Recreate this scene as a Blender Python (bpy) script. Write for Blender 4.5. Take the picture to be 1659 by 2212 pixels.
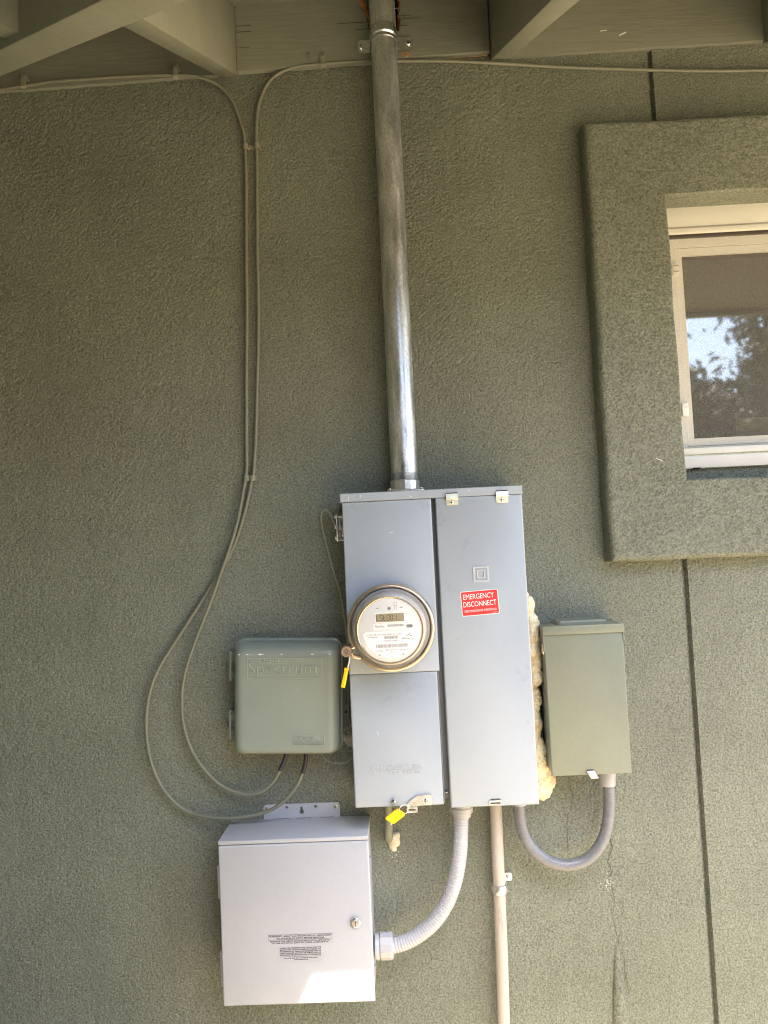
import bpy, bmesh, math, random
from mathutils import Vector, Matrix, noise
R = math.radians
random.seed(7)
for o in list(bpy.data.objects): bpy.data.objects.remove(o)
scn = bpy.context.scene
C = scn.collection

# ------------------------------------------------------------------ camera
# wall plane is y = 0, x to the right, z up; "out" below means metres in front of the wall
PITCH, YAW, ROLL = R(3.217), R(-1.366), R(-2.667)
fwd = Vector((math.sin(YAW)*math.cos(PITCH), math.cos(YAW)*math.cos(PITCH), math.sin(PITCH)))
r0 = Vector((math.cos(YAW), -math.sin(YAW), 0)); u0 = r0.cross(fwd)
rt = math.cos(ROLL)*r0 + math.sin(ROLL)*u0; up = -math.sin(ROLL)*r0 + math.cos(ROLL)*u0
cam = bpy.data.cameras.new('camera'); co = bpy.data.objects.new('camera', cam); C.objects.link(co)
M = Matrix((rt, up, -fwd)).transposed().to_4x4(); M.translation = (0, -1.75, 1.5)
co.matrix_world = M
cam.sensor_fit = 'HORIZONTAL'; cam.sensor_width = 36; cam.lens = 36*1600/1659
cam.clip_start = .02; cam.clip_end = 500
scn.camera = co
scn.render.resolution_x, scn.render.resolution_y = 768, 1024
scn.cycles.use_denoising = True; scn.cycles.denoising_prefilter = 'NONE'; scn.cycles.filter_width = 1.1
scn.cycles.caustics_reflective = False; scn.cycles.caustics_refractive = False; scn.cycles.sample_clamp_indirect = 5

# ------------------------------------------------------------------ sky, sun, exposure
SUN_TRAVEL = Vector((-.15, 1, -2.10)).normalized()
w = bpy.data.worlds.new('World'); scn.world = w; w.use_nodes = True
nt = w.node_tree; bg = nt.nodes['Background']
sky = nt.nodes.new('ShaderNodeTexSky'); sky.sky_type = 'NISHITA'; sky.sun_disc = False; sky.dust_density = 2.5
sky.sun_elevation = math.asin(-SUN_TRAVEL.z); sky.sun_rotation = R(180 - 8.5)
nt.links.new(sky.outputs[0], bg.inputs[0]); bg.inputs[1].default_value = .15
sl = bpy.data.lights.new('sun', 'SUN'); sl.energy = 3.0; sl.angle = R(.53); sl.color = (1, .965, .905)
so = bpy.data.objects.new('sun', sl); C.objects.link(so); so.location = (0, -4, 8)
so.rotation_euler = SUN_TRAVEL.to_track_quat('-Z', 'Y').to_euler()
scn.view_settings.view_transform = 'Standard'; scn.view_settings.look = 'None'
scn.view_settings.gamma = 1; scn.view_settings.use_curve_mapping = False
scn.view_settings.exposure = 2.86

# ------------------------------------------------------------------ materials
def mat(name, col, rough=.5, metal=0, var=.06, vscale=9, bump=0, bscale=400, stretch=(1,1,1), col2=None, spec=.5, fine=0, coat=0, rvar=0, bdist=.001, thr=None, wavy=0):
    m = bpy.data.materials.new(name); m.use_nodes = True
    n, l = m.node_tree.nodes, m.node_tree.links
    p = n['Principled BSDF']
    p.inputs['Roughness'].default_value = rough; p.inputs['Metallic'].default_value = metal
    p.inputs['Specular IOR Level'].default_value = spec
    p.inputs['Coat Weight'].default_value = coat
    g = n.new('ShaderNodeNewGeometry'); mp = n.new('ShaderNodeMapping'); mp.inputs['Scale'].default_value = stretch
    l.new(g.outputs['Position'], mp.inputs['Vector'])
    a = n.new('ShaderNodeTexNoise'); a.inputs['Scale'].default_value = vscale; a.inputs['Detail'].default_value = 6; a.inputs['Roughness'].default_value = .62
    l.new(mp.outputs[0], a.inputs['Vector'])
    rmp = n.new('ShaderNodeValToRGB')
    c1 = [max(0, c*(1-var)) for c in col]; c2 = col2 or [min(1, c*(1+var)) for c in col]
    lo, hi = thr or (.3, .7)
    rmp.color_ramp.elements[0].position = lo; rmp.color_ramp.elements[1].position = hi
    rmp.color_ramp.elements[0].color = (*c1, 1); rmp.color_ramp.elements[1].color = (*c2, 1)
    l.new(a.outputs['Fac'], rmp.inputs[0]); last = rmp.outputs[0]
    if fine:
        b = n.new('ShaderNodeTexNoise'); b.inputs['Scale'].default_value = vscale*14; b.inputs['Detail'].default_value = 4
        l.new(mp.outputs[0], b.inputs['Vector'])
        mr = n.new('ShaderNodeMapRange'); mr.inputs[1].default_value = .3; mr.inputs[2].default_value = .7
        mr.inputs[3].default_value = 1-fine; mr.inputs[4].default_value = 1+fine
        l.new(b.outputs['Fac'], mr.inputs[0])
        mx = n.new('ShaderNodeMix'); mx.data_type = 'RGBA'; mx.blend_type = 'MULTIPLY'; mx.inputs[0].default_value = 1
        l.new(last, mx.inputs[6]); l.new(mr.outputs[0], mx.inputs[7]); last = mx.outputs[2]
    l.new(last, p.inputs['Base Color'])
    if rvar:
        mr = n.new('ShaderNodeMapRange'); mr.inputs[1].default_value = .3; mr.inputs[2].default_value = .7
        mr.inputs[3].default_value = max(.03, rough-rvar); mr.inputs[4].default_value = min(1, rough+rvar)
        l.new(a.outputs['Fac'], mr.inputs[0]); l.new(mr.outputs[0], p.inputs['Roughness'])
    if bump and wavy:
        wv = n.new('ShaderNodeTexNoise'); wv.inputs['Scale'].default_value = 7; wv.inputs['Detail'].default_value = 1; l.new(g.outputs['Position'], wv.inputs['Vector'])
        b1 = n.new('ShaderNodeBump'); b1.inputs['Strength'].default_value = .5; b1.inputs['Distance'].default_value = wavy; l.new(wv.outputs['Fac'], b1.inputs['Height'])
    if bump:
        b = n.new('ShaderNodeTexNoise'); b.inputs['Scale'].default_value = bscale; b.inputs['Detail'].default_value = 3
        l.new(mp.outputs[0], b.inputs['Vector'])
        bn = n.new('ShaderNodeBump'); bn.inputs['Strength'].default_value = bump; bn.inputs['Distance'].default_value = bdist
        l.new(b.outputs['Fac'], bn.inputs['Height']); l.new(bn.outputs[0], p.inputs['Normal'])
        if wavy: l.new(b1.outputs[0], bn.inputs['Normal'])
    return m

def stucco(name, col, scale=330, strength=.35, dist=.0016):
    m = bpy.data.materials.new(name); m.use_nodes = True
    n, l = m.node_tree.nodes, m.node_tree.links; p = n['Principled BSDF']
    p.inputs['Roughness'].default_value = .62; p.inputs['Specular IOR Level'].default_value = .38
    g = n.new('ShaderNodeNewGeometry'); pos = g.outputs['Position']
    def noi(s, d=2, rr=.5, dist_=0):
        a = n.new('ShaderNodeTexNoise'); a.inputs['Scale'].default_value = s; a.inputs['Detail'].default_value = d
        a.inputs['Roughness'].default_value = rr; a.inputs['Distortion'].default_value = dist_
        l.new(pos, a.inputs['Vector']); return a.outputs['Fac']
    def rng(v, a, b, c, d):
        q = n.new('ShaderNodeMapRange'); q.interpolation_type = 'SMOOTHSTEP'
        for i, x in enumerate((a, b, c, d)): q.inputs[i+1].default_value = x
        l.new(v, q.inputs[0]); return q.outputs[0]
    def op(o, a, b):
        q = n.new('ShaderNodeMath'); q.operation = o
        for i, x in enumerate((a, b)):
            if isinstance(x, (int, float)): q.inputs[i].default_value = x
            else: l.new(x, q.inputs[i])
        return q.outputs[0]
    sand = rng(noi(scale, 1.6, .5, .2), .33, .62, 0, 1)
    grit = noi(scale*2.6, 2)
    swell = noi(11, 3)
    h = op('ADD', op('ADD', sand, op('MULTIPLY', grit, .35)), op('MULTIPLY', swell, .5))
    bn = n.new('ShaderNodeBump'); bn.inputs['Strength'].default_value = strength; bn.inputs['Distance'].default_value = dist
    l.new(h, bn.inputs['Height']); l.new(bn.outputs[0], p.inputs['Normal'])
    # faint roller marks and dust in the paint
    v = rng(noi(3.1, 5, .6), .3, .7, .9, 1.09); v2 = rng(noi(55, 3), .3, .7, .95, 1.05)
    mx = n.new('ShaderNodeMix'); mx.data_type = 'RGBA'; mx.blend_type = 'MULTIPLY'; mx.inputs[0].default_value = 1
    mx.inputs[6].default_value = (*col, 1); mp = n.new('ShaderNodeMapping'); mp.inputs['Scale'].default_value = (1, 1, .09); l.new(pos, mp.inputs[0])
    st_ = n.new('ShaderNodeTexNoise'); st_.inputs['Scale'].default_value = 26; st_.inputs['Detail'].default_value = 4; l.new(mp.outputs[0], st_.inputs['Vector'])
    v3 = rng(st_.outputs['Fac'], .35, .75, .975, 1.02)
    # sand finish: pale and dark grain painted in for light and shade of relief
    grain = rng(noi(250, 1.2, .5), .32, .68, .76, 1.24); speck = rng(noi(190, .5, .5), .58, .70, 1.0, .72)
    v4 = op('MULTIPLY', grain, speck)
    l.new(op('MULTIPLY', op('MULTIPLY', op('MULTIPLY', v, v2), v3), v4), mx.inputs[7])
    l.new(mx.outputs[2], p.inputs['Base Color'])
    return m

def see_through(name, tint, refl, fac_clear, rough=0.03):
    """thin sheet: part clear, part mirror by fresnel"""
    m = bpy.data.materials.new(name); m.use_nodes = True
    n, l = m.node_tree.nodes, m.node_tree.links; n.remove(n['Principled BSDF'])
    out = [x for x in n if x.type == 'OUTPUT_MATERIAL'][0]
    t = n.new('ShaderNodeBsdfTransparent'); t.inputs[0].default_value = (*tint, 1)
    gl = n.new('ShaderNodeBsdfGlossy'); gl.inputs['Roughness'].default_value = rough
    lw = n.new('ShaderNodeLayerWeight'); pw = n.new('ShaderNodeMath'); pw.operation = 'POWER'; pw.inputs[1].default_value = 4; l.new(lw.outputs['Facing'], pw.inputs[0])
    fr = n.new('ShaderNodeMath'); fr.operation = 'MULTIPLY_ADD'; fr.inputs[1].default_value = .75; fr.inputs[2].default_value = .04; l.new(pw.outputs[0], fr.inputs[0])
    ad = n.new('ShaderNodeMath'); ad.operation = 'ADD'; ad.use_clamp = True; ad.inputs[1].default_value = refl
    l.new(fr.outputs[0], ad.inputs[0])
    mx = n.new('ShaderNodeMixShader'); l.new(ad.outputs[0], mx.inputs[0]); l.new(t.outputs[0], mx.inputs[1]); l.new(gl.outputs[0], mx.inputs[2])
    l.new(mx.outputs[0], out.inputs[0]); return m

def screen_mat(name, col, clear):
    m = bpy.data.materials.new(name); m.use_nodes = True
    n, l = m.node_tree.nodes, m.node_tree.links; p = n['Principled BSDF']
    p.inputs['Base Color'].default_value = (*col, 1); p.inputs['Roughness'].default_value = .7
    out = [x for x in n if x.type == 'OUTPUT_MATERIAL'][0]
    t = n.new('ShaderNodeBsdfTransparent'); mx = n.new('ShaderNodeMixShader')
    g = n.new('ShaderNodeNewGeometry'); mp = n.new('ShaderNodeMapping'); mp.inputs['Scale'].default_value = (330, 0, 330)
    ck = n.new('ShaderNodeTexNoise'); ck.inputs['Scale'].default_value = 1.0; ck.inputs['Detail'].default_value = 0
    l.new(g.outputs['Position'], mp.inputs[0]); l.new(mp.outputs[0], ck.inputs['Vector'])
    mr = n.new('ShaderNodeMapRange'); mr.inputs[1].default_value = .3; mr.inputs[2].default_value = .7
    mr.inputs[3].default_value = clear-.05; mr.inputs[4].default_value = clear+.05
    l.new(ck.outputs['Fac'], mr.inputs[0]); l.new(mr.outputs[0], mx.inputs[0])
    l.new(p.outputs[0], mx.inputs[1]); l.new(t.outputs[0], mx.inputs[2]); l.new(mx.outputs[0], out.inputs[0]); return m

OLIVE = (.185, .200, .158)
MT = dict(
 stucco=stucco('stucco_paint', OLIVE),
 stucco_smooth=stucco('stucco_smooth_paint', OLIVE, 260, .6, .0025),
 wood=mat('painted_wood', (.232, .240, .198), .6, spec=.25, var=.08, vscale=5, bump=.5, bscale=60, stretch=(.25, 1, 3), bdist=.0015, fine=.05),
 rafter=mat('painted_rafter', (.235, .242, .196), .6, spec=.25, var=.08, vscale=6, bump=.4, bscale=90, bdist=.001, fine=.05),
 raw=mat('torn_raw_wood', (.74, .33, .12), .8, var=.45, vscale=60, bump=.8, bscale=500, stretch=(1, 1, 4)),
 dark=mat('dark_void', (.012, .011, .010), .9),
 panel=mat('grey_enamel', (.375, .422, .488), .33, var=.025, vscale=7, bump=.10, bscale=900, bdist=.0004, coat=.1, rvar=.09, wavy=.006, fine=.015),
 panel_dark=mat('grey_enamel_channel', (.22, .235, .25), .45),
 box=mat('light_grey_powder_coat', (.44, .455, .50), .45, var=.02, bump=.3, bscale=1100, bdist=.0005, wavy=.004, fine=.02, rvar=.06),
 green=mat('grey_green_enamel', (.215, .233, .180), .38, var=.03, vscale=12, bump=.08, bscale=800, rvar=.08, bdist=.0004, wavy=.006, fine=.03),
 plastic=mat('green_grey_plastic', (.24, .275, .238), .34, var=.04, vscale=8, bump=.05, bscale=700, rvar=.06, bdist=.0004),
 plastic_lit=mat('green_plastic_lit_edges', (.34, .375, .315), .4),  # same plastic made lighter: light on raised letter edges put into the colour
 panel_lit=mat('grey_enamel_lit_edges', (.50, .525, .56), .35),  # same enamel made lighter, so raised edges look lit by colour
 plastic_dark=mat('dark_green_plastic', (.15, .168, .142), .45),
 galv=mat('galvanised_steel', (.68, .69, .71), .38, metal=.92, var=.28, vscale=16, stretch=(3.2, 3.2, .6), fine=.24, bump=.15, bscale=200, rvar=.14, bdist=.0006),
 zinc=mat('bright_zinc', (.72, .73, .75), .22, metal=1, var=.1, vscale=60, rvar=.08),
 alum=mat('cast_aluminium', (.75, .73, .71), .32, metal=.9, var=.12, vscale=40, bump=.2, bscale=600, rvar=.1, bdist=.0005),
 brass=mat('yellow_zinc', (.82, .78, .62), .33, metal=.9, var=.25, vscale=45),
 ring=mat('meter_ring_steel', (.70, .58, .44), .34, metal=.95, var=.12, vscale=20, rvar=.07),
 bronze=mat('bronze_casting', (.62, .47, .38), .4, metal=.8, var=.2, vscale=80),
 rim=mat('gold_rim', (.80, .62, .34), .22, metal=.9, var=.1),
 meter_base=mat('meter_base_grey', (.40, .38, .38), .5),
 meter_inner=mat('meter_inner_grey', (.58, .55, .51), .5, var=.03),
 meter_face=mat('meter_face_grey', (.76, .755, .73), .6, var=.015),
 white=mat('white_label', (.90, .895, .885), .5, var=.01),
 ink=mat('black_ink', (.05, .05, .055), .6),
 ink2=mat('grey_ink', (.23, .23, .24), .6),
 lcd=mat('lcd_glass', (.36, .32, .21), .3, var=.03),
 lcdink=mat('lcd_segments', (.05, .045, .03), .5),
 red=mat('red_vinyl', (.72, .03, .035), .35, var=.02, vscale=60),
 yellow=mat('yellow_tag_plastic', (.92, .62, .012), .4, var=.05, vscale=50),
  clip=mat('painted_clip_plastic', (.25, .25, .19), .45, var=.15, vscale=60),
 cable=mat('olive_coax_jacket', (.195, .200, .152), .42, var=.10, vscale=22, fine=.05),
 black=mat('black_sleeve', (.03, .03, .04), .4),
 wire=mat('grey_green_wire', (.34, .34, .26), .5),
 graywire=mat('grey_wire', (.24, .26, .25), .5),
 flex=mat('white_grey_flex_pvc', (.45, .455, .49), .33, var=.03, vscale=25, rvar=.05),
 flexd=mat('mid_grey_flex_pvc', (.20, .205, .22), .27, var=.06, vscale=25, rvar=.06),
 fitting=mat('grey_pvc_fitting', (.43, .43, .46), .35, var=.04, vscale=30),
 beige=mat('weathered_beige_pipe', (.36, .25, .18), .65, var=.15, vscale=12, stretch=(4, 4, .4), col2=(.49, .44, .395), fine=.08, thr=(.28, .44)),
 stub=mat('olive_painted_pipe', (.215, .22, .155), .5, var=.06),
 foam=mat('spray_foam', (.80, .60, .30), .6, var=.08, vscale=34, col2=(.93, .87, .67), bump=.9, bscale=300, bdist=.004, fine=.12),
 crumb=mat('dry_foam_crumbs', (.80, .73, .52), .8, var=.12, vscale=200, bump=1, bscale=500, bdist=.002),
 fleck=mat('white_paint_sun_flecks', (.82, .81, .77), .7),
 mortar=mat('grey_mortar', (.45, .41, .36), .9, var=.2, vscale=90, bump=1, bscale=300, bdist=.003),
 vinyl=mat('cream_vinyl', (.85, .83, .76), .42, var=.02, vscale=15),
 vinylw=mat('white_vinyl', (.84, .83, .80), .4, var=.03, vscale=25),
 gasket=mat('brown_gasket', (.055, .040, .035), .7),
 glass=see_through('window_glass', (.80, .82, .80), .20, .8),
 dome=see_through('meter_cover_glass', (.985, .98, .975), .0, .9),
 mesh=screen_mat('insect_screen_wire', (.42, .40, .38), .76),
 crackd=mat('crack_dirt', (.085, .088, .07), .9),
 room=mat('room_paint', (.11, .085, .06), .8),
 ogreen=mat('olive_box_card', (.32, .30, .12), .7),
 ground=mat('dry_ground', (.43, .340, .205), .95, var=.18, vscale=.9, fine=.12, bump=.6, bscale=30, bdist=.01),
 hill=mat('dry_hillside', (.27, .205, .155), .95, var=.3, vscale=1.4, fine=.2),
 bark=mat('bark', (.10, .075, .055), .9, var=.3, vscale=10),
 leaf=mat('foliage', (.055, .075, .028), .6, var=.5, vscale=1.5),
 shingle=mat('roof_shingles', (.13, .11, .095), .9, var=.2, vscale=14),
)

# ------------------------------------------------------------------ mesh helpers
XF = Matrix.Identity(4)
def V(x, o, z): return Vector((x, -o, z))
def link(name, bm, m, parent=None, smooth=35, recalc=True):
    if recalc: bmesh.ops.recalc_face_normals(bm, faces=bm.faces[:])
    bm.transform(XF)
    me = bpy.data.meshes.new(name)
    xs = [v.co for v in bm.verts]
    lo = Vector([min(v[i] for v in xs) for i in range(3)]); hi = Vector([max(v[i] for v in xs) for i in range(3)])
    ctr = Vector(((lo.x+hi.x)/2, (lo.y+hi.y)/2, lo.z))
    bmesh.ops.translate(bm, verts=bm.verts[:], vec=-ctr)
    bm.to_mesh(me); bm.free()
    if m: me.materials.append(MT[m])
    if smooth:
        me.shade_smooth(); me.set_sharp_from_angle(angle=R(smooth))
    o = bpy.data.objects.new(name, me); C.objects.link(o)
    if parent:
        o.parent = parent; off = Vector((0, 0, 0)); q = parent
        while q: off += q.location; q = q.parent
        o.location = ctr - off
    else: o.location = ctr
    return o
def tag(o, label=None, cat=None, group=None, kind=None):
    if label: o['label'] = label
    if cat: o['category'] = cat
    if group: o['group'] = group
    if kind: o['kind'] = kind
    return o
def thing(name, label, cat, loc, group=None):
    o = bpy.data.objects.new(name, None); C.objects.link(o); o.location = V(*loc); o.empty_display_size = .05
    return tag(o, label, cat, group)
def NB(): return bmesh.new()
def box(bm, x0, x1, o0, o1, z0, z1, bev=0, seg=2):
    b2 = bmesh.new()
    vs = [b2.verts.new((x, -o, z)) for x in (x0, x1) for o in (o0, o1) for z in (z0, z1)]
    for f in ((0,1,3,2),(4,6,7,5),(0,4,5,1),(2,3,7,6),(0,2,6,4),(1,5,7,3)): b2.faces.new([vs[i] for i in f])
    bmesh.ops.recalc_face_normals(b2, faces=b2.faces[:])
    if bev: bmesh.ops.bevel(b2, geom=b2.edges[:], offset=bev, segments=seg, profile=.5, affect='EDGES', clamp_overlap=True)
    merge(bm, b2); return bm
def merge(bm, b2, mtx=None):
    if mtx is not None: b2.transform(mtx)
    mp = {v: bm.verts.new(v.co) for v in b2.verts}
    for f in b2.faces:
        try: bm.faces.new([mp[v] for v in f.verts])
        except ValueError: pass
    b2.free()
def loft(bm, loops, cap0=True, cap1=True, closed=True):
    L = [[bm.verts.new(p) for p in lp] for lp in loops]
    for a, b in zip(L, L[1:]):
        n = len(a)
        for i in range(n if closed else n-1):
            bm.faces.new((a[i], a[(i+1) % n], b[(i+1) % n], b[i]))
    if cap0: bm.faces.new(L[0])
    if cap1: bm.faces.new(L[-1])
    return bm
def rr(x0, x1, z0, z1, rad, out, n=6):
    pts = []
    if rad <= 0: return [V(x0, out, z0), V(x1, out, z0), V(x1, out, z1), V(x0, out, z1)]
    for cx, cz, a0 in ((x1-rad, z0+rad, -90), (x1-rad, z1-rad, 0), (x0+rad, z1-rad, 90), (x0+rad, z0+rad, 180)):
        for i in range(n+1):
            a = R(a0 + 90*i/n); pts.append(V(cx+rad*math.cos(a), out, cz+rad*math.sin(a)))
    return pts
def lathe(bm, prof, center, axis='o', n=48, cap0=True, cap1=True):
    """prof: list of (radius, position along axis); axis o = out, z = up, x = right"""
    loops = []
    for r, t in prof:
        lp = []
        for i in range(n):
            a = 2*math.pi*i/n; c, s = r*math.cos(a), r*math.sin(a)
            if axis == 'o': lp.append(V(center[0]+c, center[1]+t, center[2]+s))
            elif axis == 'z': lp.append(V(center[0]+c, center[1]+s, center[2]+t))
            else: lp.append(V(center[0]+t, center[1]+c, center[2]+s))
        loops.append(lp)
    return loft(bm, loops, cap0, cap1)
def smooth_path(pts, k=8):
    P = [Vector(p) for p in pts]; P = [2*P[0]-P[1]] + P + [2*P[-1]-P[-2]]; out = []
    for i in range(1, len(P)-2):
        p0, p1, p2, p3 = P[i-1:i+3]
        for j in range(k):
            t = j/k
            out.append(.5*((2*p1)+(p2-p0)*t+(2*p0-5*p1+4*p2-p3)*t*t+(3*p1-p0-3*p2+p3)*t**3))
    out.append(P[-2]); return out
def resample(path, step):
    out = [path[0].copy()]; acc = 0
    for a, b in zip(path, path[1:]):
        L = (b-a).length; d = step-acc
        while d <= L: out.append(a.lerp(b, d/L)); d += step
        acc = L-(d-step)
    return out
def tube(bm, path, rad, n=14, cap=True):
    """rad: number or function(i, distance)"""
    T = [(path[min(i+1, len(path)-1)]-path[max(i-1, 0)]).normalized() for i in range(len(path))]
    u = T[0].orthogonal().normalized(); loops = []; dist = 0
    for i, p in enumerate(path):
        if i: dist += (p-path[i-1]).length
        u = (u-T[i]*u.dot(T[i])).normalized(); v = T[i].cross(u)
        r = rad(i, dist) if callable(rad) else rad
        loops.append([p+r*(math.cos(2*math.pi*j/n)*u+math.sin(2*math.pi*j/n)*v) for j in range(n)])
    return loft(bm, loops, cap, cap)
def from_curve(cu):
    ob = bpy.data.objects.new('tmp', cu); me = ob.to_mesh(); b = bmesh.new(); b.from_mesh(me); ob.to_mesh_clear()
    bpy.data.objects.remove(ob); bpy.data.curves.remove(cu); return b
TO_WALL = Matrix(((1,0,0,0),(0,0,-1,0),(0,1,0,0),(0,0,0,1)))     # curve x,y,z -> x, -out(z), up(y)
def text(bm, s, x0, z0, width, height, out, depth=.0004, ang=0, bold=0):
    cu = bpy.data.curves.new('t', 'FONT'); cu.body = s; cu.extrude = .5; cu.fill_mode = 'BOTH'; cu.offset = bold; cu.resolution_u = 3
    b = from_curve(cu)
    xs = [v.co.x for v in b.verts]; ys = [v.co.y for v in b.verts]
    x_, X_, y_, Y_ = min(xs), max(xs), min(ys), max(ys)
    for v in b.verts:
        v.co.x = (v.co.x-x_)/(X_-x_)*width; v.co.y = (v.co.y-y_)/(Y_-y_)*height; v.co.z = (v.co.z+.5)*depth
    if ang: b.transform(Matrix.Rotation(R(ang), 4, 'Z'))
    b.transform(Matrix.Translation(V(x0, out, z0)) @ TO_WALL); merge(bm, b)
def plate(bm, outlines, out0, out1):
    """flat plate from 2D outlines (first outer, rest holes) between two distances from the wall"""
    cu = bpy.data.curves.new('p', 'CURVE'); cu.dimensions = '2D'; cu.fill_mode = 'BOTH'; cu.extrude = (out1-out0)/2
    for pts in outlines:
        sp = cu.splines.new('POLY'); sp.points.add(len(pts)-1); sp.use_cyclic_u = True
        for q, (x, z) in zip(sp.points, pts): q.co = (x, z, 0, 1)
    b = from_curve(cu); b.transform(Matrix.Translation((0, -(out0+out1)/2, 0)) @ TO_WALL); merge(bm, b)
def circ(x, z, r, n=20, a0=0, a1=360): 
    full = abs(a1-a0) >= 360
    return [(x+r*math.cos(R(a0+(a1-a0)*i/(n if full else n-1))), z+r*math.sin(R(a0+(a1-a0)*i/(n if full else n-1)))) for i in range(n)]
def rect(x0, x1, z0, z1): return [(x0, z0), (x1, z0), (x1, z1), (x0, z1)]
def rrect(x0, x1, z0, z1, r): return [(v.x, v.z) for v in rr(x0, x1, z0, z1, r, 0, 4)]
def screw(name, parent, x, out, z, r=.0045, m='zinc', cross=True, h=.0025):
    b = NB(); lathe(b, [(r, 0), (r, h*.35), (r*.8, h*.8), (r*.35, h)], (x, out, z), n=18); s = link(name, b, m, parent)
    if cross and not (parent and parent.parent):
        b = NB(); a = random.uniform(0, 90)
        for k in (0, 90):
            b2 = NB(); box(b2, -r*.55, r*.55, 0, h*1.06, -r*.12, r*.12)
            merge(b, b2, Matrix.Translation(V(x, out, z)) @ Matrix.Rotation(R(a+k), 4, 'Y'))
        link('screw_slot', b, 'ink', s)
    return s
def set_rot(cx, cz, deg):
    global XF
    XF = Matrix.Translation((cx, 0, cz)) @ Matrix.Rotation(R(-deg), 4, 'Y') @ Matrix.Translation((-cx, 0, -cz)) if deg else Matrix.Identity(4)

# ================================================================== SETTING
b = NB()
vs = [b.verts.new((x, y, 0)) for x, y in ((-150, 20), (150, 20), (150, -200), (-150, -200))]; b.faces.new(vs)
tag(link('ground', b, 'ground', smooth=0), kind='structure')
# dry slope rising behind the photographer
b = NB(); N = 40; g = []
for i in range(N+1):
    row = []
    for j in range(N+1):
        x = -30+70*i/N; o = 7+45*j/N
        z = max(-.2, (o-8)*.085+1.1*noise.noise(Vector((x*.09, o*.09, 3)))+.25*noise.noise(Vector((x*.5, o*.5, 1)))) - (.3 if j == 0 else 0)
        row.append(b.verts.new(V(x, o, z)))
    g.append(row)
for i in range(N):
    for j in range(N): b.faces.new((g[i][j], g[i+1][j], g[i+1][j+1], g[i][j+1]))
tag(link('hillside', b, 'hill', smooth=80), kind='structure')

# ---- house wall
import numpy as np
def sand_relief(nz, nx, seed):
    rg = np.random.default_rng(seed); a = rg.standard_normal((nz+6, nx+6)).astype(np.float32)
    k = np.array([.2, 1, .2]); k /= k.sum()
    for ax in (0, 1): a = sum(w_*np.roll(a, j-1, axis=ax) for j, w_ in enumerate(k))
    a = a[3:-3, 3:-3]; a = a/a.std()
    big = rg.standard_normal((nz//40+3, nx//40+3)); zi = np.linspace(0, nz//40+1.99, nz); xi = np.linspace(0, nx//40+1.99, nx)
    z0 = zi.astype(int); x0 = xi.astype(int); fz_ = (zi-z0)[:, None]; fx_ = (xi-x0)[None, :]
    bl = (big[np.ix_(z0, x0)]*(1-fz_)+big[np.ix_(z0+1, x0)]*fz_)*(1-fx_)+(big[np.ix_(z0, x0+1)]*(1-fz_)+big[np.ix_(z0+1, x0+1)]*fz_)*fx_
    return np.clip(a, -2.4, .75+.35*bl)*RELIEF
RELIEF = .0006
def grid_to_mesh(name, P_, closed=False):
    nz, nx = P_.shape[:2]; idx = np.arange(nz*nx).reshape(nz, nx)
    nb = np.roll(idx, -1, axis=1) if closed else idx[:, 1:]; ia = idx if closed else idx[:, :-1]
    q = np.stack([ia[:-1], nb[:-1], nb[1:], ia[1:]], -1).reshape(-1, 4)
    me = bpy.data.meshes.new(name); me.vertices.add(nz*nx); me.vertices.foreach_set('co', P_.astype(np.float32).ravel())
    me.loops.add(q.size); me.loops.foreach_set('vertex_index', q.ravel().astype(np.int32))
    me.polygons.add(len(q)); me.polygons.foreach_set('loop_start', np.arange(0, q.size, 4, dtype=np.int32)); me.polygons.foreach_set('loop_total', np.full(len(q), 4, dtype=np.int32))
    me.update(); me.validate(); me.shade_smooth(); return me
def stucco_face(parent, x0, x1, z0, z1, seed, step=.0022):
    nx, nz = int((x1-x0)/step)+1, int((z1-z0)/step)+1
    X, Z = np.meshgrid(np.linspace(x0, x1, nx), np.linspace(z0, z1, nz)); h = sand_relief(nz, nx, seed)
    me = grid_to_mesh('stucco_coat', np.stack([X, -h, Z], -1)); me.materials.append(MT['stucco'])
    o = bpy.data.objects.new('stucco_coat', me); C.objects.link(o); o.parent = parent; o.location = (0, 0, -sum([0])) ; o.location = -parent.location
    return o
wall = thing('stucco_wall', 'olive green rough stucco house wall behind all the electrical boxes', 'wall', (0, 0, 0))
b = NB(); box(b, -1.13, .6465, -.15, -.003, 0, 2.70); link('wall_panel', b, 'stucco', wall, 0)
b = NB()
box(b, .6595, 2.8, -.15, -.004, 0, 1.60); box(b, .6595, 2.8, -.15, -.004, 2.34, 2.70); box(b, 1.60, 2.8, -.15, -.004, 1.60, 2.34)
link('wall_panel', b, 'stucco', wall, 0)
stucco_face(wall, -1.05, .6465, .32, 2.70, 1); stucco_face(wall, .6595, 1.12, .32, 1.50, 2); stucco_face(wall, .6595, 1.12, 2.45, 2.70, 3)
b = NB(); loft(b, [[V(.6465, -.016, z), V(.6465, -.001, z), V(.6515, -.013, z), V(.6545, -.013, z), V(.6595, -.001, z), V(.6595, -.016, z)] for z in (0, 1.60)])
loft(b, [[V(.6465, -.016, z), V(.6465, -.001, z), V(.6515, -.013, z), V(.6545, -.013, z), V(.6595, -.001, z), V(.6595, -.016, z)] for z in (2.34, 2.70)])
link('control_joint', b, 'stucco_smooth', wall, 0)
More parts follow.
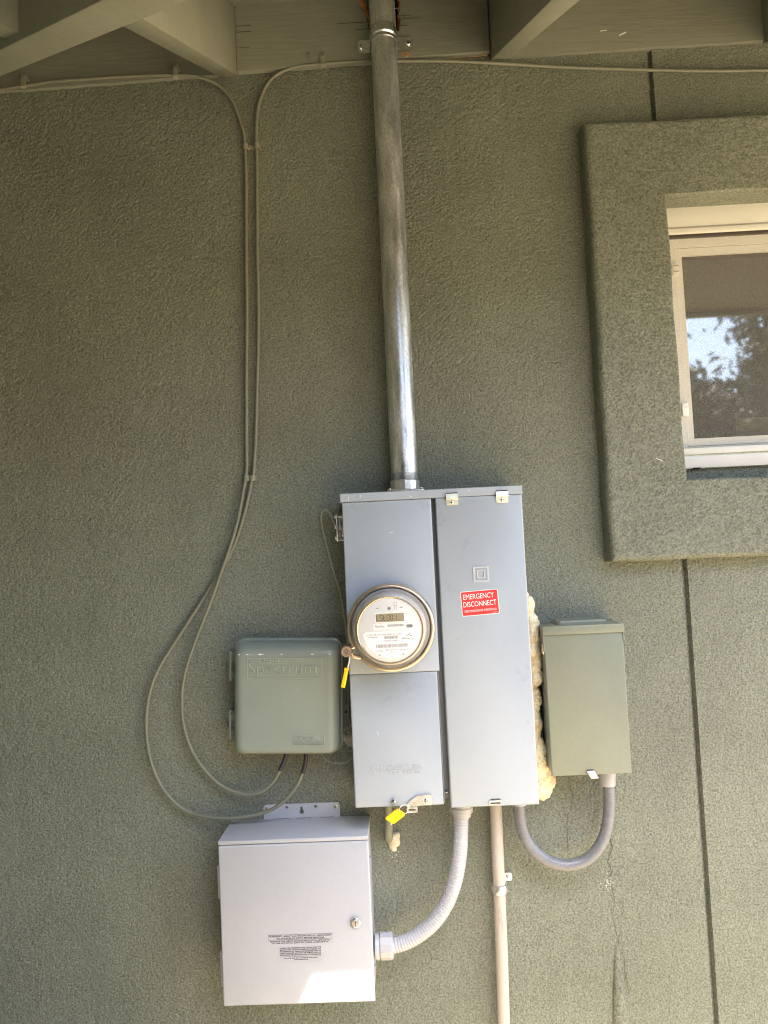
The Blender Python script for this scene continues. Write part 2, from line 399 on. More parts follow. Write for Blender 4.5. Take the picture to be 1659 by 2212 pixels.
def ribbon(bm, pts, w, o=.0012):
    for (x0, z0), (x1, z1) in zip(pts, pts[1:]):
        d = Vector((x1-x0, z1-z0)); n_ = Vector((-d.y, d.x)).normalized()*w*random.uniform(.35, .65)
        vs = [bm.verts.new(V(x0+n_.x, o, z0+n_.y)), bm.verts.new(V(x0-n_.x, o, z0-n_.y)), bm.verts.new(V(x1-n_.x, o, z1-n_.y)), bm.verts.new(V(x1+n_.x, o, z1+n_.y))]
        bm.faces.new(vs)
def jag(pts, k=5, amp=.0022):
    out = []
    for (x0, z0), (x1, z1) in zip(pts, pts[1:]):
        for i in range(k): t = i/k; out.append((x0+(x1-x0)*t+random.uniform(-amp, amp), z0+(z1-z0)*t))
    return out+[pts[-1]]
for pts, wd in (([(.440,.835),(.446,.804),(.434,.774),(.440,.754),(.436,.737)], .0022), ([(.436,.737),(.441,.701),(.442,.676),(.435,.654),(.440,.626),(.443,.603),(.446,.590)], .0012),
            ([(.353,.985),(.359,.939),(.362,.926),(.357,.896),(.348,.882),(.346,.836),(.345,.802)], .0014), ([(.315,.966),(.335,.972),(.353,.978)], .0016), ([(.458,.690),(.460,.668),(.458,.655)], .0010),
            ([(.452,.575),(.456,.540),(.459,.500),(.462,.478)], .0016)):
    b = NB(); ribbon(b, jag(pts), wd*.75); link('crack', b, 'crackd', wall, 0, recalc=False)
# buried pipe pushing the stucco out low on the wall
b = NB(); loops = []
for i in range(26):
    t = i/25; z = .587-t*.42; wd = .006+.012*min(1, t*2.6); cx = .4405-.004*t; hh = .011*min(1, t*4+.08)
    loops.append([V(cx+wd*math.cos(R(a))+.0008*noise.noise(Vector((a*.03, z*40, 0))), -.004+(hh+.004)*max(0, math.sin(R(a)))**.8, z) for a in range(0, 181, 15)])
loft(b, loops, True, True, closed=False); link('stucco_ridge', b, 'stucco_smooth', wall, 60)
# flecks of white paint and scraped spots
b = NB()
def fleck(bm, x, z, s, o=.0016):
    n_ = random.randint(4, 6); a0 = random.random()*6
    bm.faces.new([bm.verts.new(V(x+s*random.uniform(.4, 1)*math.cos(a0+6.28*i/n_), o, z+s*random.uniform(.4, 1)*math.sin(a0+6.28*i/n_))) for i in range(n_)])
for _ in range(60): fleck(b, random.gauss(.431, .0055), random.gauss(.727, .008), random.uniform(.0005, .0014))
for _ in range(26): fleck(b, random.gauss(-.055, .012), random.gauss(.806, .010), random.uniform(.0006, .0016))
for _ in range(14): fleck(b, random.gauss(-.03, .012), random.gauss(.775, .01), random.uniform(.0005, .0012))
for _ in range(10): fleck(b, random.gauss(.285, .008), random.gauss(.846, .010), random.uniform(.0005, .0012))
for _ in range(45): fleck(b, random.gauss(-.148, .006), random.gauss(1.075, .02), random.uniform(.0005, .0016))
for _ in range(16): fleck(b, random.gauss(-.157, .006), random.gauss(1.46, .02), random.uniform(.0005, .0015))
for _ in range(10): fleck(b, random.gauss(-.152, .004), random.gauss(1.37, .012), random.uniform(.0005, .0014))
for _ in range(26): fleck(b, random.gauss(.273, .0035), random.gauss(1.53, .02), random.uniform(.0006, .002))
for _ in range(16): fleck(b, random.uniform(-.3, .6), random.uniform(.45, .93), random.uniform(.0005, .0012))
o = link('paint_flecks', b, 'fleck', wall, 0, recalc=False); o['kind'] = 'stuff'
b = NB(); ribbon(b, [(.587, 1.688), (.596, 1.684), (.602, 1.681)], .0013, .0512); link('scrape', b, 'fleck', wall, 0, recalc=False)
# smear of mortar on the wall left of the panel
b = NB(); n_ = 22; ctr = b.verts.new(V(-.148, .005, 1.068)); ring_ = []
for i in range(n_):
    a = 6.283*i/n_; q = random.uniform(.7, 1.2); ring_.append(b.verts.new(V(-.148+.022*q*math.cos(a), .0005, 1.068+.012*q*math.sin(a)+.012*max(0, -math.cos(a)))))
for i in range(n_): b.faces.new((ctr, ring_[i], ring_[(i+1) % n_]))
link('mortar_smear', b, 'mortar', wall, 60)
# side wing of the house
b = NB(); box(b, -1.35, -1.131, -.15, 6.5, 0, 2.858); tag(link('wing_wall', b, 'stucco', None, 0), 'stucco wall of the side wing standing square to the house wall', 'wall')

# ---- roof eave with exposed rafters
SL = .54
roof = thing('roof_eave', 'olive painted roof eave with exposed sloping rafters above the stucco wall', 'roof', (0, 0, 2.70))
ZT = 2.862
def sheath(bm, plan, zf, th=.02):
    a = [bm.verts.new(V(x, o, zf(x, o))) for x, o in plan]; c = [bm.verts.new(V(x, o, zf(x, o)+th)) for x, o in plan]
    bm.faces.new(a); bm.faces.new(c)
    for i in range(len(a)): j = (i+1) % len(a); bm.faces.new((a[i], a[j], c[j], c[i]))
b = NB(); sheath(b, [(-1.13, 0), (-.18, .95), (2.9, .95), (2.9, -1.2), (-2.33, -1.2)], lambda x, o: ZT-SL*o); link('roof_sheathing', b, 'rafter', roof, 0)
b = NB(); sheath(b, [(-1.13, 0), (-.18, .95), (-.18, 6.5), (-2.33, 6.5), (-2.33, -1.2)], lambda x, o: ZT-SL*(x+1.13)); link('roof_sheathing', b, 'rafter', roof, 0)
b = NB(); sheath(b, [(-1.13, 0), (-.175, .955), (2.92, .955), (2.92, -1.2), (-2.33, -1.2)], lambda x, o: ZT+.021-SL*o, .03); link('shingles', b, 'shingle', roof, 0)
b = NB(); sheath(b, [(-1.13, 0), (-.175, .955), (-.175, 6.5), (-2.33, 6.5), (-2.33, -1.2)], lambda x, o: ZT+.021-SL*(x+1.13), .03); link('shingles', b, 'shingle', roof, 0)
def zb(o): return 2.677-SL*(o-.02)
def rafter(x, o0, o1, cut=0):
    bm = NB(); q = []
    for xx in (x-.024, x+.024):
        e = o1 + (cut*(xx-x))
        q.append([V(xx, o0, zb(o0)), V(xx, e, zb(e)), V(xx, e, ZT-.001-SL*e), V(xx, o0, ZT-.001-SL*o0)])
    loft(bm, q); bmesh.ops.bevel(bm, geom=bm.edges[:], offset=.003, segments=2, profile=.5, affect='EDGES'); link('rafter', bm, 'rafter', roof)
rafter(-.373, -.1, .715, 1)
for x in (.2925, .95, 1.61, 2.27): rafter(x, -.1, .928)
# valley rafter running out at 45 degrees, and a jack rafter of the wing landing on it
bm = NB(); q = []; d = .0285*math.sqrt(.5)
for t0 in (-.05, .925):
    cx = -1.13+t0
    q.append([V(cx+d*sx, t0-d*sx, z) for sx, z in ((-1, zb(t0)-.004), (1, zb(t0)-.004), (1, ZT-.004-SL*t0), (-1, ZT-.004-SL*t0))])
loft(bm, q); bmesh.ops.bevel(bm, geom=bm.edges[:], offset=.003, segments=2, profile=.5, affect='EDGES'); link('valley_rafter', bm, 'rafter', roof)
for oj in (.54, 1.2, 1.86, 2.52, 3.18):
    bm = NB(); q = []
    for oo in (oj-.024, oj+.024):
        xe = min(-.205, -1.13+oo-.038); x0 = -1.2
        zz = lambda x: zb(x+1.13)
        q.append([V(x0, oo, zz(x0)), V(xe, oo, zz(xe)), V(xe, oo, ZT-.001-SL*(xe+1.13)), V(x0, oo, ZT-.001-SL*(x0+1.13))])
    loft(bm, q); bmesh.ops.bevel(bm, geom=bm.edges[:], offset=.003, segments=2, profile=.5, affect='EDGES'); link('rafter', bm, 'rafter', roof)
b = NB(); box(b, -.178, 2.9, .930, .950, 2.335, 2.348); link('fascia_board', b, 'rafter', roof, 0)
b = NB(); box(b, -.200, -.180, .950, 6.5, 2.335, 2.348); link('fascia_board', b, 'rafter', roof, 0)
b = NB(); sheath(b, [(-.178, .951), (-.115, .951), (-.178, 1.018)], lambda x, o: 2.335, .004); link('added_shadow_plate', b, 'galv', roof, 0)  # unseen plate added at the eave corner to slant the sun patch's edge
# frieze boards closing the bays between the rafters
def frieze(x0, x1, z0a, z0b):
    bm = NB(); n_ = 14; lo = []
    for i in range(n_+1):
        t = i/n_; lo.append((x0+(x1-x0)*t, z0a+(z0b-z0a)*t+random.uniform(-.0012, .0012)))
    plate(bm, [lo+[(x1, 2.852), (x0, 2.852)]], -.03, .010); return link('frieze_board', bm, 'wood', roof, 20)
frieze(-1.12, -.398, 2.678, 2.689); frieze(.318, .925, 2.688, 2.690); frieze(.975, 1.585, 2.69, 2.69); frieze(1.635, 2.245, 2.69, 2.69)
def ragged(x, zs, amp): return [(x+random.uniform(-amp, amp), z) for z in zs]
zs = [2.770+.0045*i for i in range(19)]
L_ = [(-.023-(max(0, z-2.772)/.08)**1.6*.026+random.uniform(-.003, .003), z) for z in zs]
R_ = [(.053+(max(0, z-2.80)/.05)*.002+random.uniform(-.0025, .0025), z) for z in zs]
lo = [(-.348+.614*i/16, 2.687+.012*(i/16)+random.uniform(-.001, .001)) for i in range(17)]
b = NB(); plate(b, [lo+[(.2665, 2.852)]+[(R_[-1][0], 2.852)]+R_[::-1]+[(.05, 2.762), (-.022, 2.766)]+L_+[(L_[-1][0], 2.852), (-.348, 2.852)]], .004, .020)
fr = link('frieze_board', b, 'wood', roof, 20)
b = NB()
l2 = [(x+random.uniform(.008, .018)*(1 if x < -.026 else .3), z) for x, z in L_]; r2 = [(x-random.uniform(.002, .005), z) for x, z in R_]
plate(b, [[(-.3, 2.70), (.26, 2.70), (.26, 2.85), (r2[-1][0], 2.85)]+r2[::-1]+[(.047, 2.765), (-.02, 2.765)]+l2+[(l2[-1][0], 2.85), (-.3, 2.85)]], -.03, .0035)
plate(b, [[(x-.004, z) for x, z in L_]+[p for p in l2[::-1]]], .0037, .0145)
plate(b, [[(x+.003, z) for x, z in R_]+[p for p in r2[::-1]]], .0037, .0145)
for _ in range(46):
    sx = random.choice((-1, 1)); k = random.randrange(len(zs)); x, z = (L_ if sx < 0 else R_)[k]; ln = random.uniform(.003, .010)*(1 if sx < 0 else .6)
    box(b, min(x, x-sx*ln), max(x, x-sx*ln), .004+random.uniform(0, .006), .0115+random.uniform(0, .008), z-.0006, z+random.uniform(.0002, .0009))
for _ in range(22):
    x = .062+random.gauss(0, .006); z = 2.703+random.gauss(0, .003); box(b, x, x+random.uniform(.001, .004), .019, .0215, z, z+.0012)
link('torn_wood', b, 'raw', fr, 0)
b = NB(); box(b, -.36, .30, -.14, -.12, 2.66, 2.926); link('dark_backing', b, 'dark', roof, 0)  # near-black sheet painted as the darkness of the attic behind the hole
# paint splits and drips in the frieze
for x, z, ln in ((-.347, 2.800, .036), (-.347, 2.785, .036), (-.345, 2.745, .030), (-.10, 2.79, .07), (-.06, 2.772, .04), (.058, 2.792, .045), (.052, 2.775, .02), (.05, 2.80, .03)):
    b = NB(); box(b, x, x+ln, .0192, .0207, z, z+.0009); link('paint_split', b, 'gasket', roof, 0)
b = NB()
for _ in range(24):
    x = random.gauss(-.545, .018); z = random.gauss(2.735, .02); lathe(b, [(.0012, 0), (.0008, .0012)], (x, .0095, z), n=6)
o = link('paint_drips', b, 'rafter', roof, 0); o['kind'] = 'stuff'
b = NB(); ribbon(b, [(.580, 2.723), (.597, 2.730)], .0036, .0112); link('paint_scratch', b, 'fleck', roof, 0, recalc=False); b = NB(); ribbon(b, [(.535, 2.737), (.551, 2.738)], .0025, .0112); link('paint_scratch', b, 'fleck', roof, 0, recalc=False)

# ---- window
win = thing('window', 'cream framed window with insect screen and wide stucco surround', 'window', (1.1, 0, 1.456))
b = NB(); X0, X1, Z0, Z1 = .470, 1.735, 1.456, 2.490; H0, H1, G0, G1 = .653, 1.550, 1.636, 2.303
def grid_ring(bm):
    # outer skin with soft shoulders, front face and reveal, all subdivided and slightly wavy by hand
    loops = []
    for ins, o in ((0, -.002), (0, .012), (0, .024), (0, .036), (.0018, .043), (.006, .048), (.012, .050)):
        loops.append((X0+ins, X1-ins, Z0+ins, Z1-ins, o))
    for t in (.25, .5, .75): loops.append((X0+.012+(H0-X0-.016)*t, X1-.012-(X1-H1-.016)*t, Z0+.012+(G0-Z0-.016)*t, Z1-.012-(Z1-G1-.016)*t, .050))
    for ins, o in ((-.004, .050), (-.001, .048), (0, .044), (0, .02), (0, -.05)): loops.append((H0+ins, H1-ins, G0+ins, G1-ins, o))
    fine = []
    for (a_, b_) in zip(loops, loops[1:]):
        dist_ = max(abs(b_[0]-a_[0]), abs(b_[4]-a_[4])); m_ = max(1, round(dist_/.0022))
        for i in range(m_): fine.append([a_[j]+(b_[j]-a_[j])*i/m_ for j in range(5)])
    fine.append(list(loops[-1])); F_ = np.array(fine); K = 430; t_ = np.linspace(0, 1, K, endpoint=False)[None, :]
    x0, x1, z0, z1, oo = (F_[:, j:j+1] for j in range(5)); on = np.ones_like(t_)
    X = np.concatenate([x0+(x1-x0)*t_, x1*on, x1-(x1-x0)*t_, x0*on], 1); Z = np.concatenate([z0*on, z0+(z1-z0)*t_, z1*on, z1-(z1-z0)*t_], 1); O_ = oo*np.ones_like(X)
    h = sand_relief(*X.shape, 4); h2 = sand_relief(*X.shape, 5)
    front = np.clip((O_-.02)/.025, 0, 1); wob = .0022*np.sin(X*17+Z*11)*np.sin(Z*13-X*5)
    sx_ = np.sign(X-1.1)*(1-front); 
    X = X+wob*(O_ > .005)+h2*.7*np.where(np.abs(X-1.1) > .40, np.sign(X-1.1), 0)*(1-front); Z = Z+wob*(O_ > .005)
    O_ = O_+h*front*.75
    return np.stack([X, -O_, Z], -1)
me = grid_to_mesh('stucco_surround', grid_ring(b), True); b.free(); me.materials.append(MT['stucco'])
o = bpy.data.objects.new('stucco_surround', me); C.objects.link(o); o.parent = win; o.location = -win.location

b = NB(); box(b, .64, 1.56, -.05, -.024, 1.60, 1.668); link('sub_sill', b, 'stucco_smooth', win, 0)
FO = -.020
fr = NB(); box(fr, .655, 1.548, -.04, FO, 2.237, 2.304, .0015); box(fr, .655, 1.548, -.04, FO+.004, 2.237, 2.250, .001); hd = link('frame_head', fr, 'vinyl', win)
b = NB(); box(b, .655, 1.548, -.02, FO+.0012, 2.2525, 2.2545); link('groove', b, 'beige', hd, 0)
b = NB(); box(b, .655, 1.548, -.045, FO-.003, 2.2315, 2.2368); link('gasket', b, 'gasket', win, 0)
fr = NB(); plate(fr, [rect(.655, 1.548, 1.717, 2.231), rect(.694, 1.515, 1.722, 2.209)], -.045, -.034); link('frame', fr, 'vinyl', win, 30)
fr = NB(); plate(fr, [rect(.6955, 1.09, 1.7235, 2.2075), rect(.711, 1.07, 1.741, 2.190)], -.055, -.037); sash = link('sash', fr, 'vinyl', win, 30)
fr = NB(); plate(fr, [rect(1.092, 1.5135, 1.7235, 2.2075), rect(1.11, 1.498, 1.741, 2.190)], -.068, -.050); link('sash', fr, 'vinyl', win, 30)
b = NB(); box(b, .709, 1.072, -.0505, -.0475, 1.739, 2.192); link('pane', b, 'glass', win, 0)
b = NB(); box(b, 1.108, 1.50, -.0635, -.0605, 1.739, 2.192); link('pane', b, 'glass', win, 0)
b = NB(); box(b, .712, 1.069, -.0465, -.0445, 2.182, 2.190); link('glazing_bead', b, 'gasket', win, 0)
b = NB(); b.faces.new([b.verts.new(p) for p in rr(.672, 1.09, 1.716, 2.231, 0, -.026)]); link('insect_screen', b, 'mesh', win, 0, recalc=False)
b = NB(); box(b, .655, 1.548, -.045, -.013, 1.7005, 1.7155, .0015); s_ = link('sill', b, 'vinylw', win)
b = NB(); box(b, .655, 1.548, -.045, -.020, 1.6965, 1.7005); link('sill_joint', b, 'brass', s_, 0)
b = NB(); box(b, .655, 1.548, -.045, -.010, 1.667, 1.6965, .002); sb = link('sill_board', b, 'vinylw', win)
b = NB(); box(b, .692, .710, -.03, -.0085, 1.6655, 1.6685); link('weep_slot', b, 'dark', sb, 0)
b = NB(); box(b, .683, .699, -.034, -.0275, 2.140, 2.171, .001)
cl = link('screen_clip', b, 'vinyl', win)
for z in (2.1475, 2.1615):
    b = NB(); box(b, .6855, .6985, -.0275, -.0265, z, z+.003); link('clip_slot', b, 'beige', cl, 0)
b = NB(); box(b, .680, .695, -.026, -.017, 1.794, 1.825, .0015); cl = link('screen_clip', b, 'vinylw', win)
b = NB(); box(b, .6868, .6945, -.017, -.0164, 1.8145, 1.8155); link('clip_slot', b, 'ink2', cl, 0)
# room behind the glass
b = NB()
for a in ((.55, 3, -3.0, -2.95, .3, 2.6), (.45, .55, -2.95, -.16, .3, 2.6), (3, 3.1, -2.95, -.16, .3, 2.6), (.5, 3.05, -2.95, -.16, .2, .3), (.5, 3.05, -2.95, -.16, 2.6, 2.68)): box(b, *a)
tag(link('room_interior', b, 'room', None, 0), kind='structure')
b = NB(); box(b, .838, 1.03, -.115, -.085, 1.758, 1.793, .002)
t = thing('storage_carton', 'small olive green carton standing behind the window glass', 'carton', (.93, -.1, 1.741))
link('carton_body', b, 'ogreen', t)
b = NB(); box(b, .8365, .8385, -.113, -.087, 1.760, 1.791); link('carton_edge', b, 'vinyl', t, 0)
b = NB(); box(b, .80, 1.07, -.13, -.07, 1.735, 1.757); link('carton_base', b, 'room', t, 0)

# ================================================================== METER PANEL
pn = thing('meter_panel', 'tall grey steel meter main panel under the galvanised mast', 'electrical panel', (.065, .06, .951))
b = NB(); box(b, -.126, .258, 0, .098, .962, 1.622, .002); link('cabinet', b, 'panel', pn)
b = NB()
loft(b, [rr(-.134, .265, 1.6165, 1.6355, 0, 0), rr(-.134, .265, 1.6165, 1.6355, 0, .1315), rr(-.1328, .2638, 1.6177, 1.6343, 0, .1335)]); lid = link('rain_lid', b, 'panel', pn, 30)
def cover(bm, x0, x1, z0, z1, o0, o1, r=.003):
    loft(bm, [rr(x0, x1, z0, z1, .001, o0, 3), rr(x0, x1, z0, z1, .001, o1-r, 3), rr(x0+r*.3, x1-r*.3, z0+r*.3, z1-r*.3, .0015, o1-r*.3, 3), rr(x0+r, x1-r, z0+r, z1-r, .002, o1, 3)])
b = NB(); cover(b, -.1305, .0655, 1.2415, 1.6160, .0985, .1295); mc = link('meter_cover', b, 'panel', pn, 50)
b = NB(); cover(b, -.1305, .0605, .957, 1.2408, .0985, .1270); lc = link('lower_cover', b, 'panel', pn, 50)
b = NB(); cover(b, .0748, .2635, .9515, 1.6160, .0985, .1325); dr = link('breaker_door', b, 'panel', pn, 50)
b = NB(); box(b, .0605, .0748, .098, .1010, .962, 1.616); box(b, .0615, .0635, .1010, .118, .958, 1.2408); link('channel', b, 'panel_dark', pn, 0)
for x in (.0980, .2070):          # spring clips holding the door under the lid
    b = NB()
    loft(b, [[V(x+xx, o, z) for xx, o, z in ((.0, .1325, 1.6235), (.0265, .1325, 1.6235), (.0265, .1375, 1.6235), (0, .1375, 1.6235))],
             [V(x+xx, o, z) for xx, o, z in ((.0, .1335, 1.612), (.0265, .1335, 1.612), (.0265, .1385, 1.612), (0, .1385, 1.612))],
             [V(x+xx, o, z) for xx, o, z in ((.0, .1325, 1.610), (.0265, .1325, 1.610), (.0265, .1345, 1.610), (0, .1345, 1.610))],
             [V(x+xx, o, z) for xx, o, z in ((.0, .1325, 1.6000), (.0265, .1325, 1.6000), (.0265, .1345, 1.6000), (0, .1345, 1.6000))],
             [V(x+xx, o, z) for xx, o, z in ((.002, .1325, 1.5985), (.0245, .1325, 1.5985), (.0245, .1343, 1.5985), (.002, .1343, 1.5985))]])
    c_ = link('door_clip', b, 'brass', pn, 25)
    screw('screw', c_, x+.0133, .1345, 1.6048, .0036, 'zinc', False)
    b = NB(); box(b, x+.001, x+.0255, .1330, .1338, 1.6237, 1.6262); link('clip_slot', b, 'ink', c_, 0)
b = NB()
for x, z, dx, dz in ((-.115, 1.6195, .0006, .009), (-.089, 1.6245, .0004, .006), (.02, 1.6215, .004, .0006), (.146, 1.628, .007, .0005)): ribbon(b, [(x, z), (x+dx, z+dz)], .0012, .1337)
o = link('lid_scratches', b, 'fleck', lid, 0, recalc=False); o['kind'] = 'stuff'
b = NB(); ribbon(b, [(-.028, 1.545), (-.021, 1.5455)], .0012, .1297); ribbon(b, [(-.075, 1.118), (-.073, 1.11)], .0009, .1272); o = link('cover_scratches', b, 'fleck', mc, 0, recalc=False); o['kind'] = 'stuff'
# embossed square emblem on the door
b = NB(); e = .1320
def sqring(bm, cx, cz, ro, ri, o0, o1):
    loft(bm, [rr(cx-ro, cx+ro, cz-ro, cz+ro, .0008, o0, 2), rr(cx-ro+.0009, cx+ro-.0009, cz-ro+.0009, cz+ro-.0009, .0008, o1, 2),
              rr(cx-ri-.0009, cx+ri+.0009, cz-ri-.0009, cz+ri+.0009, .0008, o1, 2), rr(cx-ri, cx+ri, cz-ri, cz+ri, .0008, o0, 2)], False, False)
sqring(b, .165, 1.446, .0172, .0128, e, e+.0024); sqring(b, .165, 1.446, .0096, .0058, e, e+.0024); link('embossed_emblem', b, 'panel_lit', dr, 20)['kind'] = 'stuff'
# red emergency sticker
st = NB(); set_rot(.161, 1.384, 0)
def skew(x, z): return x+(.5-z)*.055, z     # sticker was pasted on slightly askew
XS = Matrix.Translation(V(.1205, 0, 1.356)) @ Matrix.Rotation(R(-2.6), 4, 'Y')
def sticker(bm): bm.transform(XS); return bm
b = NB(); plate(b, [rrect(0, .0812, 0, .0535, .003)], .1326, .1329); stk = link('sticker', sticker(b), 'white', pn, 0); stk['label'] = 'red and white emergency disconnect sticker on the breaker door'
b = NB(); plate(b, [rrect(.0013, .0799, .0013, .0522, .0025)], .1329, .1331); link('red_field', sticker(b), 'red', stk, 0)
b = NB()
text(b, 'EMERGENCY', .0055, .0358, .0665, .0112, .1331); text(b, 'DISCONNECT', .0045, .0195, .0715, .0112, .1331)
text(b, 'DESCONEXI\u00d3N DE EMERGENCIA', .0060, .0082, .0695, .0058, .1331); text(b, 'es.manual', .0655, .0034, .0105, .0018, .1331)
link('lettering', sticker(b), 'white', stk, 0)
# stamped words on the lower cover
b = NB(); text(b, 'DO  NOT  BREAK  SEAL', -.0930, 1.0365, .1115, .0080, .1266, .0014); text(b, 'NO  FUSES  INSIDE', -.0860, 1.0265, .0980, .0080, .1266, .0014)
link('stamped_lettering', b, 'panel_lit', lc, 0)['kind'] = 'stuff'
screw('screw', pn, -.047, .127, .969, .0063, 'zinc', True, .005)
screw('screw', pn, .0685, .1010, .978, .0045, 'zinc', True, .004)
# sealing hasp at the foot of the lower cover
b = NB(); plate(b, [[(.006, .9585), (.034, .9585), (.0345, .979), (.031, .981), (.004, .979), (-.010, .970), (-.018, .962), (-.020, .957), (.006, .957)], circ(.0245, .9685, .0058, 14)], .1275, .1305)
bmesh.ops.bevel(b, geom=[], offset=0)
hs = link('sealing_hasp', b, 'alum', pn, 25)
b = NB(); lathe(b, [(.0056, 0), (.0056, .004), (.003, .006)], (.0245, .1265, .9685), n=18); link('rivet', b, 'zinc', hs)
b = NB(); plate(b, [rrect(-.0195, .0035, .9435, .9555, .002), rrect(-.0155, -.0005, .9475, .9520, .001)], .126, .130); link('hasp_staple', b, 'alum', hs, 25)
b = NB(); plate(b, [[(.156, .955), (.184, .957), (.184, .965), (.156, .963)]], .1325, .1345); q = link('door_pull', b, 'alum', pn, 0)
b = NB(); box(b, .159, .181, .1346, .1350, .9575, .9605); link('pull_slot', b, 'ink', q, 0)
b = NB(); box(b, .160, .180, .1322, .1330, .9655, .9675); link('pull_shadow_gap', b, 'ink', pn, 0)

# ---- electric meter
MX, MZ = -.0345, 1.3415
me_ = thing('electric_meter', 'round glass covered electric meter in a steel ring on the panel', 'electric meter', (MX, .13, MZ-.095))
b = NB(); n_ = 120; loops = []
prof = [(.0850, .130), (.0850, .152), (.0856, .1575), (.0872, .1610), (.0892, .1622), (.0915, .1612), (.0935, .1580), (.0946, .152), (.0946, .130)]
gap0, gap1 = R(205), R(224)
for i in range(n_+1):
    a = gap1+(2*math.pi-(gap1-gap0))*i/n_
    loops.append([V(MX+r*math.cos(a), o, MZ+r*math.sin(a)) for r, o in prof])
loft(b, loops); link('sealing_ring', b, 'ring', me_, 50)
LX, LZ = -.1315, 1.2960
b = NB(); lathe(b, [(.0118, .134), (.0118, .164), (.0105, .166), (.0085, .166), (.0082, .163), (.0062, .163), (.0058, .166), (.0045, .166), (.0042, .160)], (LX, 0, LZ), n=28); lk = link('ring_lock', b, 'bronze', me_)
b = NB(); lathe(b, [(.0042, .158), (.0036, .1655)], (LX, 0, LZ), n=12); link('lock_core', b, 'ink2', lk)
b = NB()   # necks of the ring bending out to the lock
for a, rr_ in ((R(205), .0895), (R(224), .0895)):
    p0 = Vector((MX+rr_*math.cos(a), -.146, MZ+rr_*math.sin(a))); p1 = Vector((LX, -.150, LZ)); dd = (p1-p0).normalized()
    pm = p0.lerp(p1, .5)+Vector((-.003, 0, .002 if a < 3.7 else -.004))
    tube(b, smooth_path([p0, pm, p1-dd*.007], 5), .0052, 10)
link('ring_neck', b, 'ring', me_)
b = NB(); lathe(b, [(.0850, .1297), (.0850, .150), (.0835, .156), (.076, .156)], (MX, 0, MZ), n=64); link('meter_base', b, 'meter_base', me_)
b = NB(); lathe(b, [(.0765, .150), (.0762, .166), (.0740, .171), (.0735, .205), (.0700, .211), (.0690, .2145), (.0670, .2150), (.0665, .2120)], (MX-.001, 0, MZ+.0015), n=72); link('inner_bezel', b, 'meter_inner', me_)
b = NB(); lathe(b, [(.0680, .2140), (.0690, .2165), (.0676, .2195), (.0660, .2180), (.0660, .2140)], (MX-.001, 0, MZ+.0015), n=72, cap0=False, cap1=False); link('gold_rim', b, 'rim', me_)
FX, FZ = MX-.001, MZ+.0015
b = NB(); lathe(b, [(.0665, .2125), (.0665, .2165), (.0655, .2170)], (FX, 0, FZ), n=72); face = link('meter_face', b, 'meter_face', me_, 30)
FO_ = .2172; S = 1.0
# everything printed on the face: coordinates as x, z on the face plane
def fx(x): return FX+(x+.0365)*.992+.0008
def fz(z): return FZ+(z-1.3445)*.992+.0004
def ftext(bm, s, x0, z0, x1, h, o=FO_, bold=0): text(bm, s, fx(x0), fz(z0), (x1-x0)*.992, h, o, .0002, 0, bold)
b = NB(); plate(b, [rrect(fx(-.0680), fx(-.0050), fz(1.3590), fz(1.3805), .001)], .2168, .2180); lb = link('display_bezel', b, 'white', face, 0)
b = NB(); plate(b, [rect(fx(-.0655), fx(-.0072), fz(1.3612), fz(1.3783))], .2180, .2184); link('display', b, 'lcd', face, 0)
b = NB()
SEG = {'a': (0, 2, 1, 2), 'b': (1, 1, 1, 2), 'c': (1, 0, 1, 1), 'd': (0, 0, 1, 0), 'e': (0, 0, 0, 1), 'f': (0, 1, 0, 2), 'g': (0, 1, 1, 1)}
for i, ch in enumerate(('fed', 'afgcd', 'fegd', 'abcdef', 'abcdef', 'bc', 'd')):
    for s in ch:
        x0, y0, x1, y1 = SEG[s]; px = fx(-.0640)+i*.0072; q = .0045; hh = .0055; pz = fz(1.3642); th = .00055
        ax, az, bx, bz = px+x0*q+(y0-1)*.0002, pz+y0*hh, px+x1*q, pz+y1*hh
        if az == bz: plate(b, [rect(ax+.0003, bx-.0003, az-th, az+th)], .2184, .2186)
        else: plate(b, [rect(ax-th, ax+th, az+.0003, bz-.0003)], .2184, .2186)
plate(b, [rect(fx(-.0115), fx(-.0092), fz(1.3715), fz(1.3722))], .2184, .2186)
link('display_digits', b, 'lcdink', face, 0)
b = NB()
for x in (-.0620, -.0120): plate(b, [rect(fx(x-.0031), fx(x+.0031), fz(1.3892), fz(1.3909))], FO_-.0004, FO_)
plate(b, [circ(fx(-.0370), fz(1.3885), .0034)], FO_-.0004, FO_)
plate(b, [circ(fx(-.0240), fz(1.3975), .0038), circ(fx(-.0240), fz(1.3975), .0032)], FO_-.0004, FO_)
for x in (-.0258, -.0226): plate(b, [rect(fx(x), fx(x)+.0005, fz(1.3845), fz(1.3945))], FO_-.0004, FO_)
plate(b, [rrect(fx(-.0030), fx(.0100), fz(1.3475), fz(1.3540), .003)], FO_-.0004, FO_)
link('face_marks', b, 'ink2', face, 0)['kind'] = 'stuff'
b = NB(); plate(b, [rect(fx(-.0710), fx(-.0035), fz(1.3460), fz(1.3568))], FO_-.0004, FO_)
arc = [(x, z) for x, z in circ(fx(-.0365), fz(1.3445), .0570, 40, 183, 357)]
plate(b, [[(fx(-.0890), fz(1.3412)), (fx(-.0890)+.0004, fz(1.3400))]+[p for p in arc if p[1] < fz(1.3395)]+[(fx(.0170), fz(1.3400)), (fx(.0170), fz(1.3412))]], FO_-.0004, FO_)
wl = link('face_label', b, 'white', face, 0)
